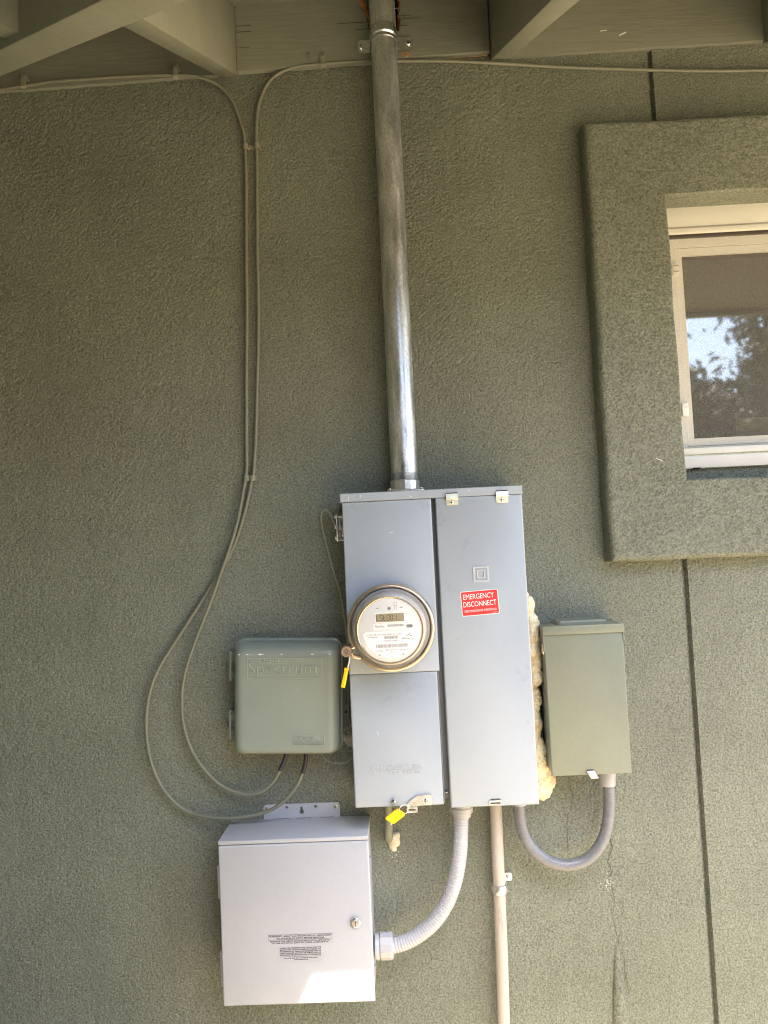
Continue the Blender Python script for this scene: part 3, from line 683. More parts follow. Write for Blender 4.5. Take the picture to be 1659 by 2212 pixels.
b = NB(); ftext(b, 'FlexNet', -.0680, 1.3497, -.0480, .0055); ftext(b, 'CL200 240V 3W 60Hz FM2S Kh 1.30TA', -.0868, 1.3336, -.0122, .0030); ftext(b, 'CC031226922', -.0500, 1.3206, -.0212, .0031, bold=.01)
ftext(b, '031 226 922', -.0480, 1.3018, -.0232, .0034, bold=.01); ftext(b, 'ICON', -.0678, 1.2990, -.0532, .0046); ftext(b, 'sensus', -.0190, 1.3008, -.0022, .0034); ftext(b, 'TYPE iSA3', -.0420, 1.2970, -.0285, .0018)
ftext(b, 'iConA Watthour Meter', -.0455, 1.2927, -.0255, .0016); ftext(b, '06/13', -.0400, 1.2880, -.0310, .0022); ftext(b, 'NV', -.0130, 1.3236, -.0060, .0040, bold=.02); ftext(b, 'Energy', -.0057, 1.3226, .0130, .0050)
ftext(b, 'M-2000000000', -.0845, 1.3302, -.0630, .0011)
link('face_lettering', b, 'ink2', face, 0)
def barcode(bm, x0, x1, z0, z1):
    x = fx(x0)
    while x < fx(x1): 
        wd = random.choice((.00035, .0005, .0008)); plate(bm, [rect(x, x+wd, fz(z0), fz(z1))], FO_, FO_+.0002); x += wd+random.choice((.0004, .0006, .0009))
b = NB(); barcode(b, -.0420, -.0072, 1.3508, 1.3556); barcode(b, -.0500, -.0212, 1.3260, 1.3322); barcode(b, -.0680, -.0022, 1.3082, 1.3152)
plate(b, [rect(fx(-.0845), fx(-.0630), fz(1.3298), fz(1.3302))], FO_, FO_+.0002)
for k, (x, w_) in enumerate(((-.0085, .0105), (-.0062, .0130), (-.0030, .0120))):
    plate(b, [[(fx(x), fz(1.3296+k*.0016)), (fx(x+w_*.62), fz(1.3318+k*.0022)), (fx(x+w_*.66), fz(1.3310+k*.0020))]], FO_, FO_+.0002)
plate(b, [[(fx(-.0004), fz(1.3340)), (fx(.0100), fz(1.3296)), (fx(.0060), fz(1.3296))]], FO_, FO_+.0002)
link('barcode', b, 'ink2', face, 0)['kind'] = 'stuff'
for sx in (-1, 1): b = NB(); plate(b, [[(fx(-.0365+sx*.0200), fz(1.2925)), (fx(-.0365+sx*.0265), fz(1.2960)), (fx(-.0365+sx*.0265), fz(1.2925))]], FO_-.0004, FO_+.0001); link('corner_mark', b, 'ink2', face, 0)
# clear cover
b = NB(); lathe(b, [(.0845, .156), (.0842, .166), (.0800, .169), (.0785, .176), (.0780, .225), (.0765, .233), (.0730, .2375), (.0650, .2385), (.0300, .2392)], (FX, 0, FZ), n=72, cap0=False); dm = link('glass_cover', b, 'dome', me_, 70)
b = NB()   # moulded pull notch at top of the cover and lug at the right
tube(b, smooth_path([V(FX-.019, .238, FZ+.0735), V(FX-.015, .239, FZ+.0760), V(FX-.012, .240, FZ+.068), V(FX-.004, .241, FZ+.0640), V(FX+.004, .240, FZ+.068), V(FX+.007, .239, FZ+.0765), V(FX+.011, .238, FZ+.0750)], 5), .0013, 8)
for a0, a1, rad, o in ((100, 170, .0775, .2285), (25, 82, .0775, .2285), (100, 250, .0825, .170), (-60, 82, .0825, .170), (0, 359, .0725, .2385)):
    tube(b, [V(FX+rad*math.cos(R(a0+(a1-a0)*i/40)), o, FZ+rad*math.sin(R(a0+(a1-a0)*i/40))) for i in range(41)], .0008, 6)
link('cover_bead', b, 'dome', dm)

# yellow seal hanging from the ring lock
t = thing('seal_tag', 'thin yellow plastic seal tag hanging from the meter ring lock', 'seal tag', (-.137, .16, 1.222), 'yellow utility seal tags')
b = NB(); tube(b, smooth_path([V(-.1275, .163, 1.2885), V(-.1205, .165, 1.2875), V(-.1190, .166, 1.2925), V(-.122, .166, 1.296)], 5), .0011, 8); link('wire_loop', b, 'bronze', t)
b = NB(); tube(b, smooth_path([V(-.1245, .165, 1.286), V(-.1262, .166, 1.276), V(-.1300, .165, 1.262)], 5), .0014, 8); link('stem', b, 'white', t)
b = NB(); q = Matrix.Translation(V(-.1372, .164, 1.2410)) @ Matrix.Rotation(R(14), 4, 'Y'); b2 = NB(); box(b2, -.0042, .0042, -.004, .004, -.0205, .0205, .0007); box(b2, -.0050, .0050, -.0046, .0046, .0165, .0212, .0006); merge(b, b2, q); link('tag_body', b, 'yellow', t)
# yellow seal on the hasp
t = thing('seal_tag', 'broad yellow plastic seal tag wired to the hasp of the lower cover', 'seal tag', (-.044, .14, .925), 'yellow utility seal tags')
b = NB(); plate(b, [[(-.0395, .9575), (-.0235, .9465), (-.0250, .9425), (-.0470, .9270), (-.0515, .9275), (-.0655, .9375), (-.0645, .9405)]], .1375, .1435)
bmesh.ops.recalc_face_normals(b, faces=b.faces[:]); link('tag_body', b, 'yellow', t, 0)
b = NB(); plate(b, [[(-.0395, .9575), (-.0235, .9465), (-.0240, .9440), (-.0415, .9555)]], .1436, .1446); link('tag_lip', b, 'yellow', t, 0)
b = NB(); tube(b, smooth_path([V(-.0365, .144, .953), V(-.034, .147, .961), V(-.026, .143, .965), V(-.018, .136, .962), V(-.015, .132, .952)], 6), .0008, 8); link('seal_wire', b, 'zinc', t); b = NB(); tube(b, smooth_path([V(-.026, .141, .9455), V(-.020, .14, .9475), V(-.015, .134, .9500)], 5), .0008, 8)
link('seal_wire', b, 'zinc', t); b = NB(); tube(b, [V(-.0530, .140, .9285), V(-.0535, .140, .9235)], .0013, 8); link('tag_nib', b, 'white', t)

# ---- service mast
mast = thing('service_mast', 'vertical galvanised steel service mast rising from the panel top', 'conduit', (.0105, .052, 1.6356))
PX, PO, PR = .0108, .052, .0308
b = NB(); lathe(b, [(PR, 1.682), (PR, 2.2), (PR, 3.3)], (PX, PO, 0), 'z', 56); link('pipe', b, 'galv', mast)
b = NB(); pr = [(.0262, 1.664)]
for i in range(10): z = 1.6655+i*.0019; pr += [(.0297, z), (.0314-.00008*i, z+.0008)]
pr += [(PR, 1.6850)]; lathe(b, pr, (PX, PO, 0), 'z', 48); link('pipe_thread', b, 'galv', mast, 20)
b = NB(); lathe(b, [(.0335, 1.6430), (.0335, 1.6635), (.0322, 1.6660), (.0300, 1.6660)], (PX, PO, 0), 'z', 16); link('hub_collar', b, 'alum', mast, 15)
b = NB(); lp = []
for ins, z in ((0, 1.6357), (0, 1.6405), (.0015, 1.6430), (.008, 1.6435)):
    lp.append([Vector((v.x, -(v.z), z)) for v in rr(PX-.0435+ins, PX+.0435-ins, PO-.040+ins, PO+.040-ins, .010, 0, 5)])
loft(b, lp); link('hub_flange', b, 'alum', mast, 30)
for sx, so_ in ((-1, 1), (1, 1), (1, -1), (-1, -1)): b = NB(); lathe(b, [(.0036, 1.6434), (.0036, 1.6452), (.002, 1.6462)], (PX+sx*.036, PO+so_*.033, 0), 'z', 12); link('hub_screw', b, 'zinc', mast)

# ---- strap on the mast
t = thing('pipe_strap', 'wide two hole steel strap clamping the mast to the frieze board', 'pipe strap', (.0135, .02, 2.705), 'pipe straps')
b = NB(); loops = []
prof = [(.0000, 2.7105), (.0016, 2.7105), (.0016, 2.7175), (.0048, 2.7205), (.0048, 2.7300), (.0016, 2.7330), (.0016, 2.7440), (0, 2.7440)]
for i in range(37):
    a = R(180*i/36); ca, sa = math.cos(a), math.sin(a)
    loops.append([V(PX+(PR+.0006+dr_)*ca*(1.0), max(.0215, PO-.006)+(PR+.0006+dr_+.006)*sa, z) for dr_, z in prof])
for lp, so_ in ((loops[0], 1), (loops[-1], -1)): pass
full = [[V(v.x, .0205, v.z) for v in loops[0]]]+loops+[[V(v.x, .0205, v.z) for v in loops[-1]]]
loft(b, full); link('band', b, 'zinc', t, 40)
for sx, x0, x1, zc in ((-1, -.0530, -.0215, 2.7275), (1, .0425, .0805, 2.7295)):
    b = NB(); xa = x1 if sx > 0 else x0; c = .005
    pts = [(x0, zc-.016), (x1-c, zc-.018), (x1, zc-.012), (x1, zc+.011), (x1-c, zc+.0165), (x0, zc+.0165)] if sx > 0 else [(x0+c, zc-.0165), (x1, zc-.016), (x1, zc+.0165), (x0+c, zc+.0165), (x0, zc+.011), (x0, zc-.011)]
    plate(b, [pts], .0203, .0222); tb = link('tab', b, 'zinc', t, 0)
    screw('screw', t, (.0705 if sx > 0 else -.0450), .0222, zc, .0062, 'zinc', True, .0035)
    b = NB(); q = (.0705 if sx > 0 else -.0450); lathe(b, [(.0095, .0222), (.0095, .0230), (.0085, .0230), (.0065, .0224)], (q, 0, zc), n=24); link('washer_dimple', b, 'zinc', tb)

# ---- coax cables
cabL = [(-0.985,0.020,2.673),(-0.932,0.024,2.675),(-0.861,0.026,2.680),(-0.781,0.026,2.687),(-0.587,0.026,2.686),(-0.496,0.026,2.682),(-0.441,0.024,2.675),(-0.398,0.016,2.658),(-0.366,0.012,2.622),(-0.346,0.010,2.563),(-0.338,0.009,2.512),(-0.341,0.009,2.349),(-0.350,0.009,2.065),(-0.360,0.009,1.801),(-0.362,0.010,1.715),(-0.371,0.013,1.664),(-0.391,0.018,1.577),(-0.417,0.021,1.502),(-0.456,0.020,1.406),(-0.498,0.018,1.312),(-0.524,0.018,1.238),(-0.532,0.018,1.174),(-0.526,0.018,1.110),(-0.501,0.018,1.046),(-0.454,0.020,0.991),(-0.400,0.024,0.965),(-0.356,0.030,0.968),(-0.323,0.034,0.991),(-0.302,0.036,1.025),(-0.290,0.036,1.051),(-0.284,0.036,1.081)]
cabR = [(1.051,0.010,2.609),(0.928,0.010,2.613),(0.754,0.010,2.624),(0.534,0.010,2.643),(0.312,0.012,2.668),(0.178,0.014,2.682),(0.066,0.016,2.689),(-0.035,0.018,2.693),(-0.136,0.019,2.692),(-0.204,0.017,2.690),(-0.251,0.013,2.678),(-0.280,0.010,2.653),(-0.300,0.009,2.608),(-0.308,0.009,2.550),(-0.310,0.009,2.498),(-0.316,0.009,2.290),(-0.322,0.009,2.063),(-0.331,0.009,1.896),(-0.343,0.009,1.729),(-0.353,0.009,1.680),(-0.372,0.009,1.609),(-0.402,0.009,1.529),(-0.441,0.009,1.465),(-0.481,0.009,1.407),(-0.533,0.010,1.334),(-0.583,0.012,1.261),(-0.609,0.014,1.197),(-0.618,0.015,1.124),(-0.610,0.016,1.049),(-0.584,0.017,0.985),(-0.541,0.020,0.938),(-0.487,0.025,0.918),(-0.422,0.034,0.914),(-0.357,0.036,0.922),(-0.309,0.036,0.941),(-0.270,0.036,0.979),(-0.250,0.036,1.020),(-0.244,0.036,1.051),(-0.243,0.036,1.081)]
for name, pts, lab, sl_ in (('coax_cable', cabL, 'olive coax cable from the valley rafter making the inner loop to the plastic box', (.0062, 1.030)), ('coax_cable', cabR, 'olive coax cable running past the mast and making the outer loop to the plastic box', (.0060, 1.024))):
    path = resample(smooth_path([V(*p) for p in pts], 8), .006)
    path = [p+Vector((.0012*noise.noise(p*6), 0, .0012*noise.noise(p*6+Vector((5, 5, 5))))) for p in path]
    t = thing(name, lab, 'cable', (pts[12][0], pts[12][1], .9 if name else 0), 'coax cables')
    b = NB(); tube(b, path, .0041, 12); link('jacket', b, 'cable', t)
    end = [p for p in path if p.z > sl_[1]-.015 and p.x > -.33 and p.z < 1.09 and p.y < -.03]
    if len(end) > 2: b = NB(); tube(b, end, .0050, 12); link('sleeve', b, 'black', t)

def eave_clip(x, o, z, lab):
    t = thing('cable_clip', lab, 'cable clip', (x, .02, z-.012), 'clips on the coax cables')
    b = NB(); loops = []
    for po, pz in ((.0090, .022), (o+.0062, .022), (o+.0068, .008), (o+.0068, -.006), (o+.004, -.0085)):
        loops.append([V(x+sx*.0058, po, z+pz) for sx in (-1, 1)]+[V(x+sx*.0058, po-.0018 if po > .021 else po, z+pz-.002) for sx in (1, -1)])
    loft(b, loops); link('clip_strap', b, 'clip', t, 20)
    b = NB(); lathe(b, [(.0028, o+.0062), (.0028, o+.0088)], (x, 0, z+.016), n=10); link('nail_head', b, 'cable', t)
eave_clip(-.869, .026, 2.681, 'cable clip nailed to the frieze board beside the valley rafter')
eave_clip(-.496, .026, 2.683, 'cable clip nailed to the frieze board where the cable turns down')
eave_clip(-.138, .019, 2.693, 'cable clip nailed to the frieze board between rafter and mast')
b = NB(); lathe(b, [(.0018, .012), (.0018, .022), (.0024, .0225), (.0024, .0238)], (-.172, 0, 2.714), n=10)
box(b, -.1735, -.1705, .0201, .0222, 2.704, 2.7235, .0006); tag(link('bent_nail', b, 'cable'), 'painted bent nail in the frieze board beside a cable clip', 'nail')
def wall_clip(x, z, side, lab):
    t = thing('cable_clip', lab, 'cable clip', (x, 0, z-.006), 'clips on the coax cables')
    b = NB(); loops = []
    for a in range(0, 181, 20):
        ca, sa = math.cos(R(a)), math.sin(R(a))
        loops.append([V(x+(.0052+d_)*ca, .0085+(.0052+d_)*sa, z+zz) for d_, zz in ((0, -.0068), (.0019, -.0068), (.0019, .0068), (0, .0068))])
    loops = [[V(v.x, 0, v.z) for v in loops[0]]]+loops+[[V(v.x, 0, v.z) for v in loops[-1]]]
    loft(b, loops); link('clip_strap', b, 'clip', t, 40)
    b = NB(); q = x+side*.0095; box(b, q-.0042, q+.0042, 0, .0085, z-.0055, z+.0045, .001); link('clip_foot', b, 'clip', t)
    b = NB(); lathe(b, [(.0031, .0085), (.0028, .0108), (.001, .0112)], (q, 0, z+.0005), n=10); link('nail_head', b, 'stub', t)
wall_clip(-.3372, 2.503, 1, 'left clip of the upper pair high on the wall under the rafter')
wall_clip(-.3092, 2.503, -1, 'right clip of the upper pair high on the wall under the rafter')
wall_clip(-.3638, 1.693, 1, 'left clip of the lower pair just above the crossing cables')
wall_clip(-.3490, 1.693, -1, 'right clip of the lower pair just above the crossing cables')

# ---- intersystem bonding block and thin ground wire
t = thing('bonding_block', 'small cast aluminium bonding block on the left side of the panel', 'bonding block', (-.143, .055, 1.532))
b = NB(); box(b, -.1505, -.1475, .045, .068, 1.532, 1.594, .0008); box(b, -.1475, -.128, .047, .052, 1.534, 1.592, .0006); link('backplate', b, 'alum', t)
for z in (1.536, 1.562, 1.588):
    b = NB(); box(b, -.1475, -.128, .052, .0665, z-.0022, z+.0022, .0006); link('rib', b, 'alum', t)
b = NB(); tube(b, smooth_path([V(-.1415, .060, 1.5365), V(-.143, .062, 1.553), V(-.1395, .062, 1.563), V(-.143, .062, 1.574), V(-.1415, .06, 1.588)], 5), .0022, 8); link('lug_bar', b, 'alum', t)
for z in (1.540, 1.566, 1.589):
    b = NB(); lathe(b, [(.0042, -.1545), (.0042, -.1505)], (0, .057, z), 'x', 8); lathe(b, [(.0052, -.1515), (.0052, -.1504)], (0, .057, z), 'x', 14); link('bolt', b, 'galv', t, 20)
b = NB(); tube(b, resample(smooth_path([V(*p) for p in ((-.1535,.057,1.567),(-.158,.052,1.580),(-.164,.045,1.595),(-.1775,.032,1.608),(-.1875,.02,1.600),(-.190,.012,1.580),(-.184,.007,1.540),(-.174,.005,1.495),(-.163,.005,1.450),(-.154,.006,1.415),(-.148,.012,1.375),(-.142,.02,1.33),(-.136,.03,1.26))], 8), .004), .0022, 10)
tag(link('ground_wire', b, 'wire'), 'thin olive ground wire looping from the bonding block behind the panel', 'wire')

# ---- cable company box, hung slightly crooked
CX, CZ, CW, CH = -.2780, 1.1880, .1240, .1285
set_rot(CX, CZ, -2.25)
t = thing('cable_box', 'grey green plastic cable junction box with raised lettering', 'junction box', (CX, .04, CZ-CH))
x0, x1, z0, z1 = CX-CW, CX+CW, CZ-CH, CZ+CH
b = NB(); loft(b, [rr(x0+.006, x1-.006, z0+.006, z1-.006, .026, 0, 8), rr(x0+.004, x1-.004, z0+.004, z1-.004, .026, .034, 8)]); link('base', b, 'plastic_dark', t, 40)
b = NB()
loft(b, [rr(x0+i, x1-i, z0+k, z1-j, max(.006, .023-i*.4), o, 8) for i, j, k, o in ((0, 0, 0, .030), (0, 0, 0, .040), (.001, .001, .001, .0415), (.0035, .0045, .002, .0420), (.0035, .0045, .002, .0445), (.0045, .0065, .003, .060), (.0065, .0100, .0045, .072), (.0105, .0170, .0070, .0815), (.0165, .0250, .0105, .0875), (.0235, .0320, .0150, .0898), (.0300, .0380, .0190, .0902))])
ld = link('lid', b, 'plastic', t, 60)
E_ = .0901
def ring_line(bm, xa, xb, za, zb_, w_=.0012, o0=E_-.0004, o1=E_+.0014): plate(bm, [rrect(xa, xb, za, zb_, .003), rrect(xa+w_, xb-w_, za+w_, zb_-w_, .0022)], o0, o1)
b = NB(); ring_line(b, CX-.0860, CX+.0820, CZ+.0445, CZ+.0905); link('raised_border', b, 'plastic_lit', ld, 0); b = NB(); ring_line(b, CX+.0165, CX+.0870, CZ-.1010, CZ-.0730)
link('raised_border', b, 'plastic_lit', ld, 0)
b = NB(); text(b, 'Charter', CX-.0590, CZ+.0785, .0485, .0120, E_-.0004, .0024); text(b, 'Spectrum', CX-.0820, CZ+.0485, .1500, .0330, E_-.0004, .0026, bold=-.022)
text(b, 'Amphenol', CX+.0195, CZ-.0905, .0440, .0095, E_-.0004, .0022); text(b, 'Broadband Solutions', CX+.0195, CZ-.0985, .0660, .0062, E_-.0004, .0022)
plate(b, [[(CX+.0685, CZ+.0550), (CX+.0800, CZ+.0635), (CX+.0685, CZ+.0720)], [(CX+.0700, CZ+.0575), (CX+.0780, CZ+.0635), (CX+.0700, CZ+.0695)]], E_-.0004, E_+.0010)
plate(b, [circ(CX+.0710, CZ-.0845, .0050), circ(CX+.0710, CZ-.0845, .0038)], E_-.0004, E_+.0008); plate(b, [circ(CX+.0710, CZ-.0845, .0022)], E_-.0004, E_+.0008)
link('raised_lettering', b, 'plastic_lit', ld, 0)['kind'] = 'stuff'
b = NB(); globals()['fk'] = fleck
for dx, s in ((-.104, .0014), (-.086, .0018), (-.078, .0008), (-.058, .0026), (-.055, .0022), (-.050, .0012), (-.0085, .0016), (.0590, .0020), (.0615, .0014), (.1000, .0018)):
    for k in range(3): fleck(b, CX+dx+random.uniform(-.0015, .0015), CZ+.0985-abs(dx)*.004, s*1.2, .0892+.0002*k)  # sunlit flecks along the lid top, painted on as white spots
for dx, dz in ((.027, .024), (-.001, -.008), (-.085, -.123)): fleck(b, CX+dx, CZ+dz, .0010, .0907)
o = link('sun_flecks', b, 'fleck', ld, 0, recalc=False); o['kind'] = 'stuff'
for zc in (CZ+.066, CZ-.066):
    b = NB()
    for k in (-1, 1): box(b, x0-.0150, x0+.006, .016, .046, zc+k*.017-.0085, zc+k*.017+.0085, .0015)
    box(b, x0-.0125, x0+.004, .018, .042, zc-.032, zc+.032, .001); hg = link('hinge', b, 'plastic_dark', t)
    b = NB(); tube(b, [V(x0-.0095, .045, zc-.033), V(x0-.0095, .045, zc+.033)], .0030, 10); link('hinge_pin', b, 'plastic', hg)
b = NB(); plate(b, [rrect(x1-.010, x1+.0125, CZ-.058, CZ+.035, .004), circ(x1+.0045, CZ-.044, .0045, 14), circ(x1+.0040, CZ+.020, .0050, 14), rect(x1+.0010, x1+.0070, CZ-.028, CZ+.004)], .004, .012)
link('mounting_ear', b, 'plastic_dark', t, 20)
b = NB(); box(b, x1+.0015, x1+.0055, .004, .014, CZ-.026, CZ+.002, .0008); link('ear_latch', b, 'plastic_dark', t)
set_rot(0, 0, 0)
b = NB(); tube(b, resample(smooth_path([V(-.213,.03,1.075),V(-.205,.028,1.040),V(-.187,.022,1.026),V(-.164,.012,1.0215),V(-.146,.012,1.028),V(-.132,.02,1.045),V(-.124,.02,1.07)], 8), .004), .0017, 8)
tag(link('thin_wire', b, 'graywire'), 'thin grey wire dipping from the plastic box to the panel', 'wire')

# ---- light grey inlet box
t = thing('inlet_box', 'light grey steel generator inlet box with key lock below the panel', 'inlet box', (-.268, .06, .552))
x0, x1, z0, z1 = -.4300, -.1055, .5530, .8980
b = NB(); box(b, x0+.002, x1-.002, 0, .1135, z0+.002, z1-.0015, .0015); link('body', b, 'box', t)
b = NB(); loft(b, [[V(x0, -.0, z1-.0015), V(x0, .1245, z1-.0015), V(x0+.0006, .1262, z1-.003), V(x0+.0006, .1262, .8895), V(x0+.0006, .1245, .8890), V(x0, .1200, .8890), V(x0, .120, z1-.004), V(x0, 0, z1-.004)][::1],
    [V(x1, -.0, z1-.0015), V(x1, .1245, z1-.0015), V(x1-.0006, .1262, z1-.003), V(x1-.0006, .1262, .8895), V(x1-.0006, .1245, .8890), V(x1, .1200, .8890), V(x1, .120, z1-.004), V(x1, 0, z1-.004)]])
b2 = NB(); box(b2, x0, x1, 0, .1262, .8892, z1, .0018); b.free(); tp = link('lid', b2, 'box', t)
b = NB(); cover(b, x0, x1, z0, .8872, .114, .1252, .0026); dr = link('door', b, 'box', t, 50)
def hole(x, z, r): return circ(x, z, r, 16)
key = [(-.265+.0052*math.cos(R(a)), .912+.0052*math.sin(R(a))) for a in range(125, 416, 15)]+[(-.265+.0028*math.cos(R(a)), .9215+.0028*math.sin(R(a))) for a in range(0, 181, 20)]
b = NB(); plate(b, [rrect(-.3530, -.1760, .8880, .9310, .007), hole(-.2990, .9235, .0036), hole(-.2320, .9230, .0036), key], .0008, .0032); fl = link('mounting_flange', b, 'box', t, 0)
screw('screw', t, -.346, .0032, .923, .0042, 'bronze'); screw('screw', t, -.1850, .0032, .922, .0050, 'brass')
for xa, xb in ((-.330, -.292), (-.277, -.243), (-.222, -.190)): b = NB(); box(b, xa, xb, .0033, .0062, .8982, .8990); link('weld_gap', b, 'ink2', t, 0)
for za, zb_ in ((.770, .840), (.585, .657)):
    b = NB(); box(b, x0-.0075, x0+.002, .088, .1100, za, zb_, .001); link('hinge', b, 'box', t)
b = NB(); lathe(b, [(.0115, .1250), (.0115, .1275), (.0105, .1300), (.0085, .1310), (.0078, .1300), (.0070, .1300), (.0068, .1318), (.0, .1320)], (-.1400, 0, .7190), n=32, cap1=False); lk = link('lock', b, 'zinc', t)
b = NB(); box(b, -.1408, -.1392, .1316, .1324, .7140, .7235); link('key_slot', b, 'ink', lk, 0)
for z in (.842, .612):
    b = NB(); lathe(b, [(.0025, -.1075), (.0025, -.1035), (.001, -.1028)], (0, .095, z), 'x', 10); link('rivet', b, 'zinc', t)
OF = .1252
b = NB(); plate(b, [rect(-.3308, -.1896, .6765, .6985)], OF, OF+.0002); l1 = link('warning_label', b, 'box', t, 0); l1['label'] = 'black printed warning label on the grey door'
b = NB(); plate(b, [rect(-.3285, -.1915, .6868, .6972), rect(-.3280, -.1920, .6873, .6967)], OF+.0002, OF+.0004)
text(b, 'WARNING', -.3272, .6925, .0270, .0036, OF+.0002, .0003, bold=.02); text(b, '- MORE THAN ONE LIVE CIRCUIT - DISCONNECT', -.2980, .6926, .1045, .0027, OF+.0002, .0003, bold=.02)
text(b, 'ALL SOURCES OF SUPPLY BEFORE SERVICING', -.3105, .6882, .1020, .0028, OF+.0002, .0003, bold=.02)
text(b, 'SUITABLE FOR USE IN ACCORDANCE WITH ARTICLE 702', -.3245, .6825, .1290, .0028, OF+.0002, .0003, bold=.02); text(b, 'OF THE NATIONAL ELECTRIC CODE, ANSI/NFPA 70.', -.3215, .6785, .1225, .0028, OF+.0002, .0003, bold=.02)
link('lettering', b, 'ink', l1, 0)
b = NB(); plate(b, [rect(-.3075, -.2135, .6395, .6725)], OF, OF+.0002); l2_ = link('danger_label', b, 'box', t, 0)
b = NB(); lines = ['DANGER - RISK OF ELECTRIC SHOCK. DO NOT START THE', 'GENERATOR UNTIL THE CORD IS CONNECTED TO THIS INLET AND', 'THE GENERATOR. ANY TERMINAL MAY BE ENERGIZED WHEN THE', 'CORD IS CONNECTED. SHUT DOWN THE GENERATOR PRIOR TO', 'DISCONNECTING THE CORD FROM THIS INLET AND THE GENERATOR.']
for i, s in enumerate(lines): text(b, s, -.3045, .6682-i*.0036, .0880, .0023, OF+.0002, .0003, bold=.02)
plate(b, [rect(-.3045, -.2165, .6512, .6516)], OF+.0002, OF+.0004)
text(b, 'FOR POWER INLET ONLY, NOT FOR USE AS AN OUTLET.', -.2960, .6472, .0720, .0021, OF+.0002, .0003, bold=.02); text(b, 'NOT FOR INDOOR USE.', -.2740, .6440, .0290, .0021, OF+.0002, .0003, bold=.02)
link('lettering', b, 'ink', l2_, 0)

# ---- ribbed white flexible conduit between panel and inlet box
def ribbed(bm, pts, r, pitch, amp, n=22, step=None):
    path = resample(smooth_path([V(*p) for p in pts], 14), step or pitch/6)
    tube(bm, path, lambda i, d: r+amp*(abs(math.cos(math.pi*d/pitch))**.6*2-1), n)
t = thing('flexible_conduit', 'pale ribbed flexible conduit curving from panel to inlet box', 'conduit', (.0, .06, .60), 'flexible conduits')
b = NB(); ribbed(b, [(-.070,.06,.6335),(-.055,.06,.6360),(-.037,.06,.6410),(-.012,.06,.6525),(.021,.06,.6755),(.049,.06,.7070),(.070,.06,.7450),(.0855,.06,.7920),(.0940,.06,.8400),(.0985,.06,.8900),(.1005,.06,.9250)], .0163, .0066, .00055); link('hose', b, 'flex', t, 60)
b = NB(); lathe(b, [(.0225, -.1050), (.0265, -.1035), (.0268, -.0955), (.0262, -.0945)], (0, .06, .6335), 'x', 40); lathe(b, [(.0240, -.0945), (.0240, -.0925)], (0, .06, .6335), 'x', 30); link('connector_body', b, 'fitting', t)
b = NB(); lathe(b, [(.0268, -.0928), (.0282, -.0918), (.0282, -.0700), (.0268, -.0655), (.0225, -.0635), (.0170, -.0635)], (0, .06, .6345), 'x', 12); link('compression_nut', b, 'fitting', t, 15)
b = NB(); lathe(b, [(.0165, .9070), (.0205, .9080), (.0215, .9170), (.0248, .9185), (.0250, .9290), (.0235, .9300), (.0235, .9630)], (.1015, .06, 0), 'z', 40); link('connector', b, 'fitting', t)

# ---- weathered straight pipe with its strap
t = thing('straight_pipe', 'weathered beige pipe running straight down from the panel', 'pipe', (.172, .03, .1))
b = NB(); path = [V(.1815, .03, .962), V(.1810, .03, .9), V(.1785, .03, .72), V(.1765, .03, .58), V(.1725, .03, .40), V(.168, .03, .0)]
tube(b, resample(smooth_path(path, 6), .02), lambda i, d: .01375, 24); link('pipe_run', b, 'beige', t)
t = thing('pipe_strap', 'small one hole strap holding the beige pipe to the wall', 'pipe strap', (.18, 0, .727), 'pipe straps')
b = NB(); loops = []
for a in range(0, 181, 12):
    ca, sa = math.cos(R(a)), math.sin(R(a))
    loops.append([V(.1798+(.0142+d_)*ca, .030+(.0142+d_)*sa, z+.002*sa) for d_, z in ((0, .7245), (.0018, .7245), (.0034, .7285), (.0034, .7385), (.0018, .7425), (0, .7425))])
loops = [[V(v.x+.0002, .004, v.z+.004) for v in loops[0]]]+loops+[[V(v.x, .010, v.z) for v in loops[-1]]]
loft(b, loops); link('band', b, 'alum', t, 40)
b = NB(); plate(b, [rrect(.1925, .2125, .7400, .7580, .005)], .0018, .0040); link('tab', b, 'zinc', t, 0); screw('screw', t, .2030, .004, .749, .0052, 'zinc')

# ---- green disconnect box
t = thing('disconnect_box', 'grey green steel disconnect box right of the foam', 'disconnect box', (.385, .05, .998))
x0, x1, z0, z1 = .2985, .4735, 1.000, 1.3235
b = NB(); box(b, x0+.002, x1-.003, 0, .090, z0+.004, z1-.003, .0015); link('body', b, 'green', t)
b = NB(); box(b, x0-.001, x1+.001, 0, .1025, z1-.0025, z1, .0008); box(b, x0-.001, x1+.001, .0985, .1025, 1.3045, z1-.002, .0008); box(b, x0-.001, x0+.0015, .062, .1000, 1.268, z1-.002, .0005); box(b, x1-.0015, x1+.001, .062, .1000, 1.286, z1-.002, .0005); link('hood', b, 'green', t)
b = NB(); cover(b, x0+.0010, x1-.0010, z0-.001, 1.3060, .0905, .0982, .002); link('door', b, 'green', t, 50)
b = NB(); loft(b, [[Vector((v.x, -v.z, z)) for v in rr(.334-i, .445+i, .020-i, .082+i, .009, 0, 5)] for i, z in ((.002, 1.3236), (.002, 1.3262), (0, 1.3268), (0, 1.3300), (-.002, 1.3325))]); link('hub_plate', b, 'green', t, 40)
b = NB(); loft(b, [[V(x, o, z) for x, o, z in ((.3740, .0975, 1.0085), (.3915, .0975, 1.0085), (.3915, .1010, 1.0085), (.3740, .1010, 1.0085))], [V(x, o, z) for x, o, z in ((.3800, .0985, .9965), (.3965, .0985, .9965), (.3965, .1120, .9975), (.3800, .1120, .9975))], [V(x, o, z) for x, o, z in ((.3805, .0985, .9940), (.3970, .0985, .9940), (.3970, .1120, .9955), (.3805, .1120, .9955))]]); link('latch', b, 'alum', t, 0)
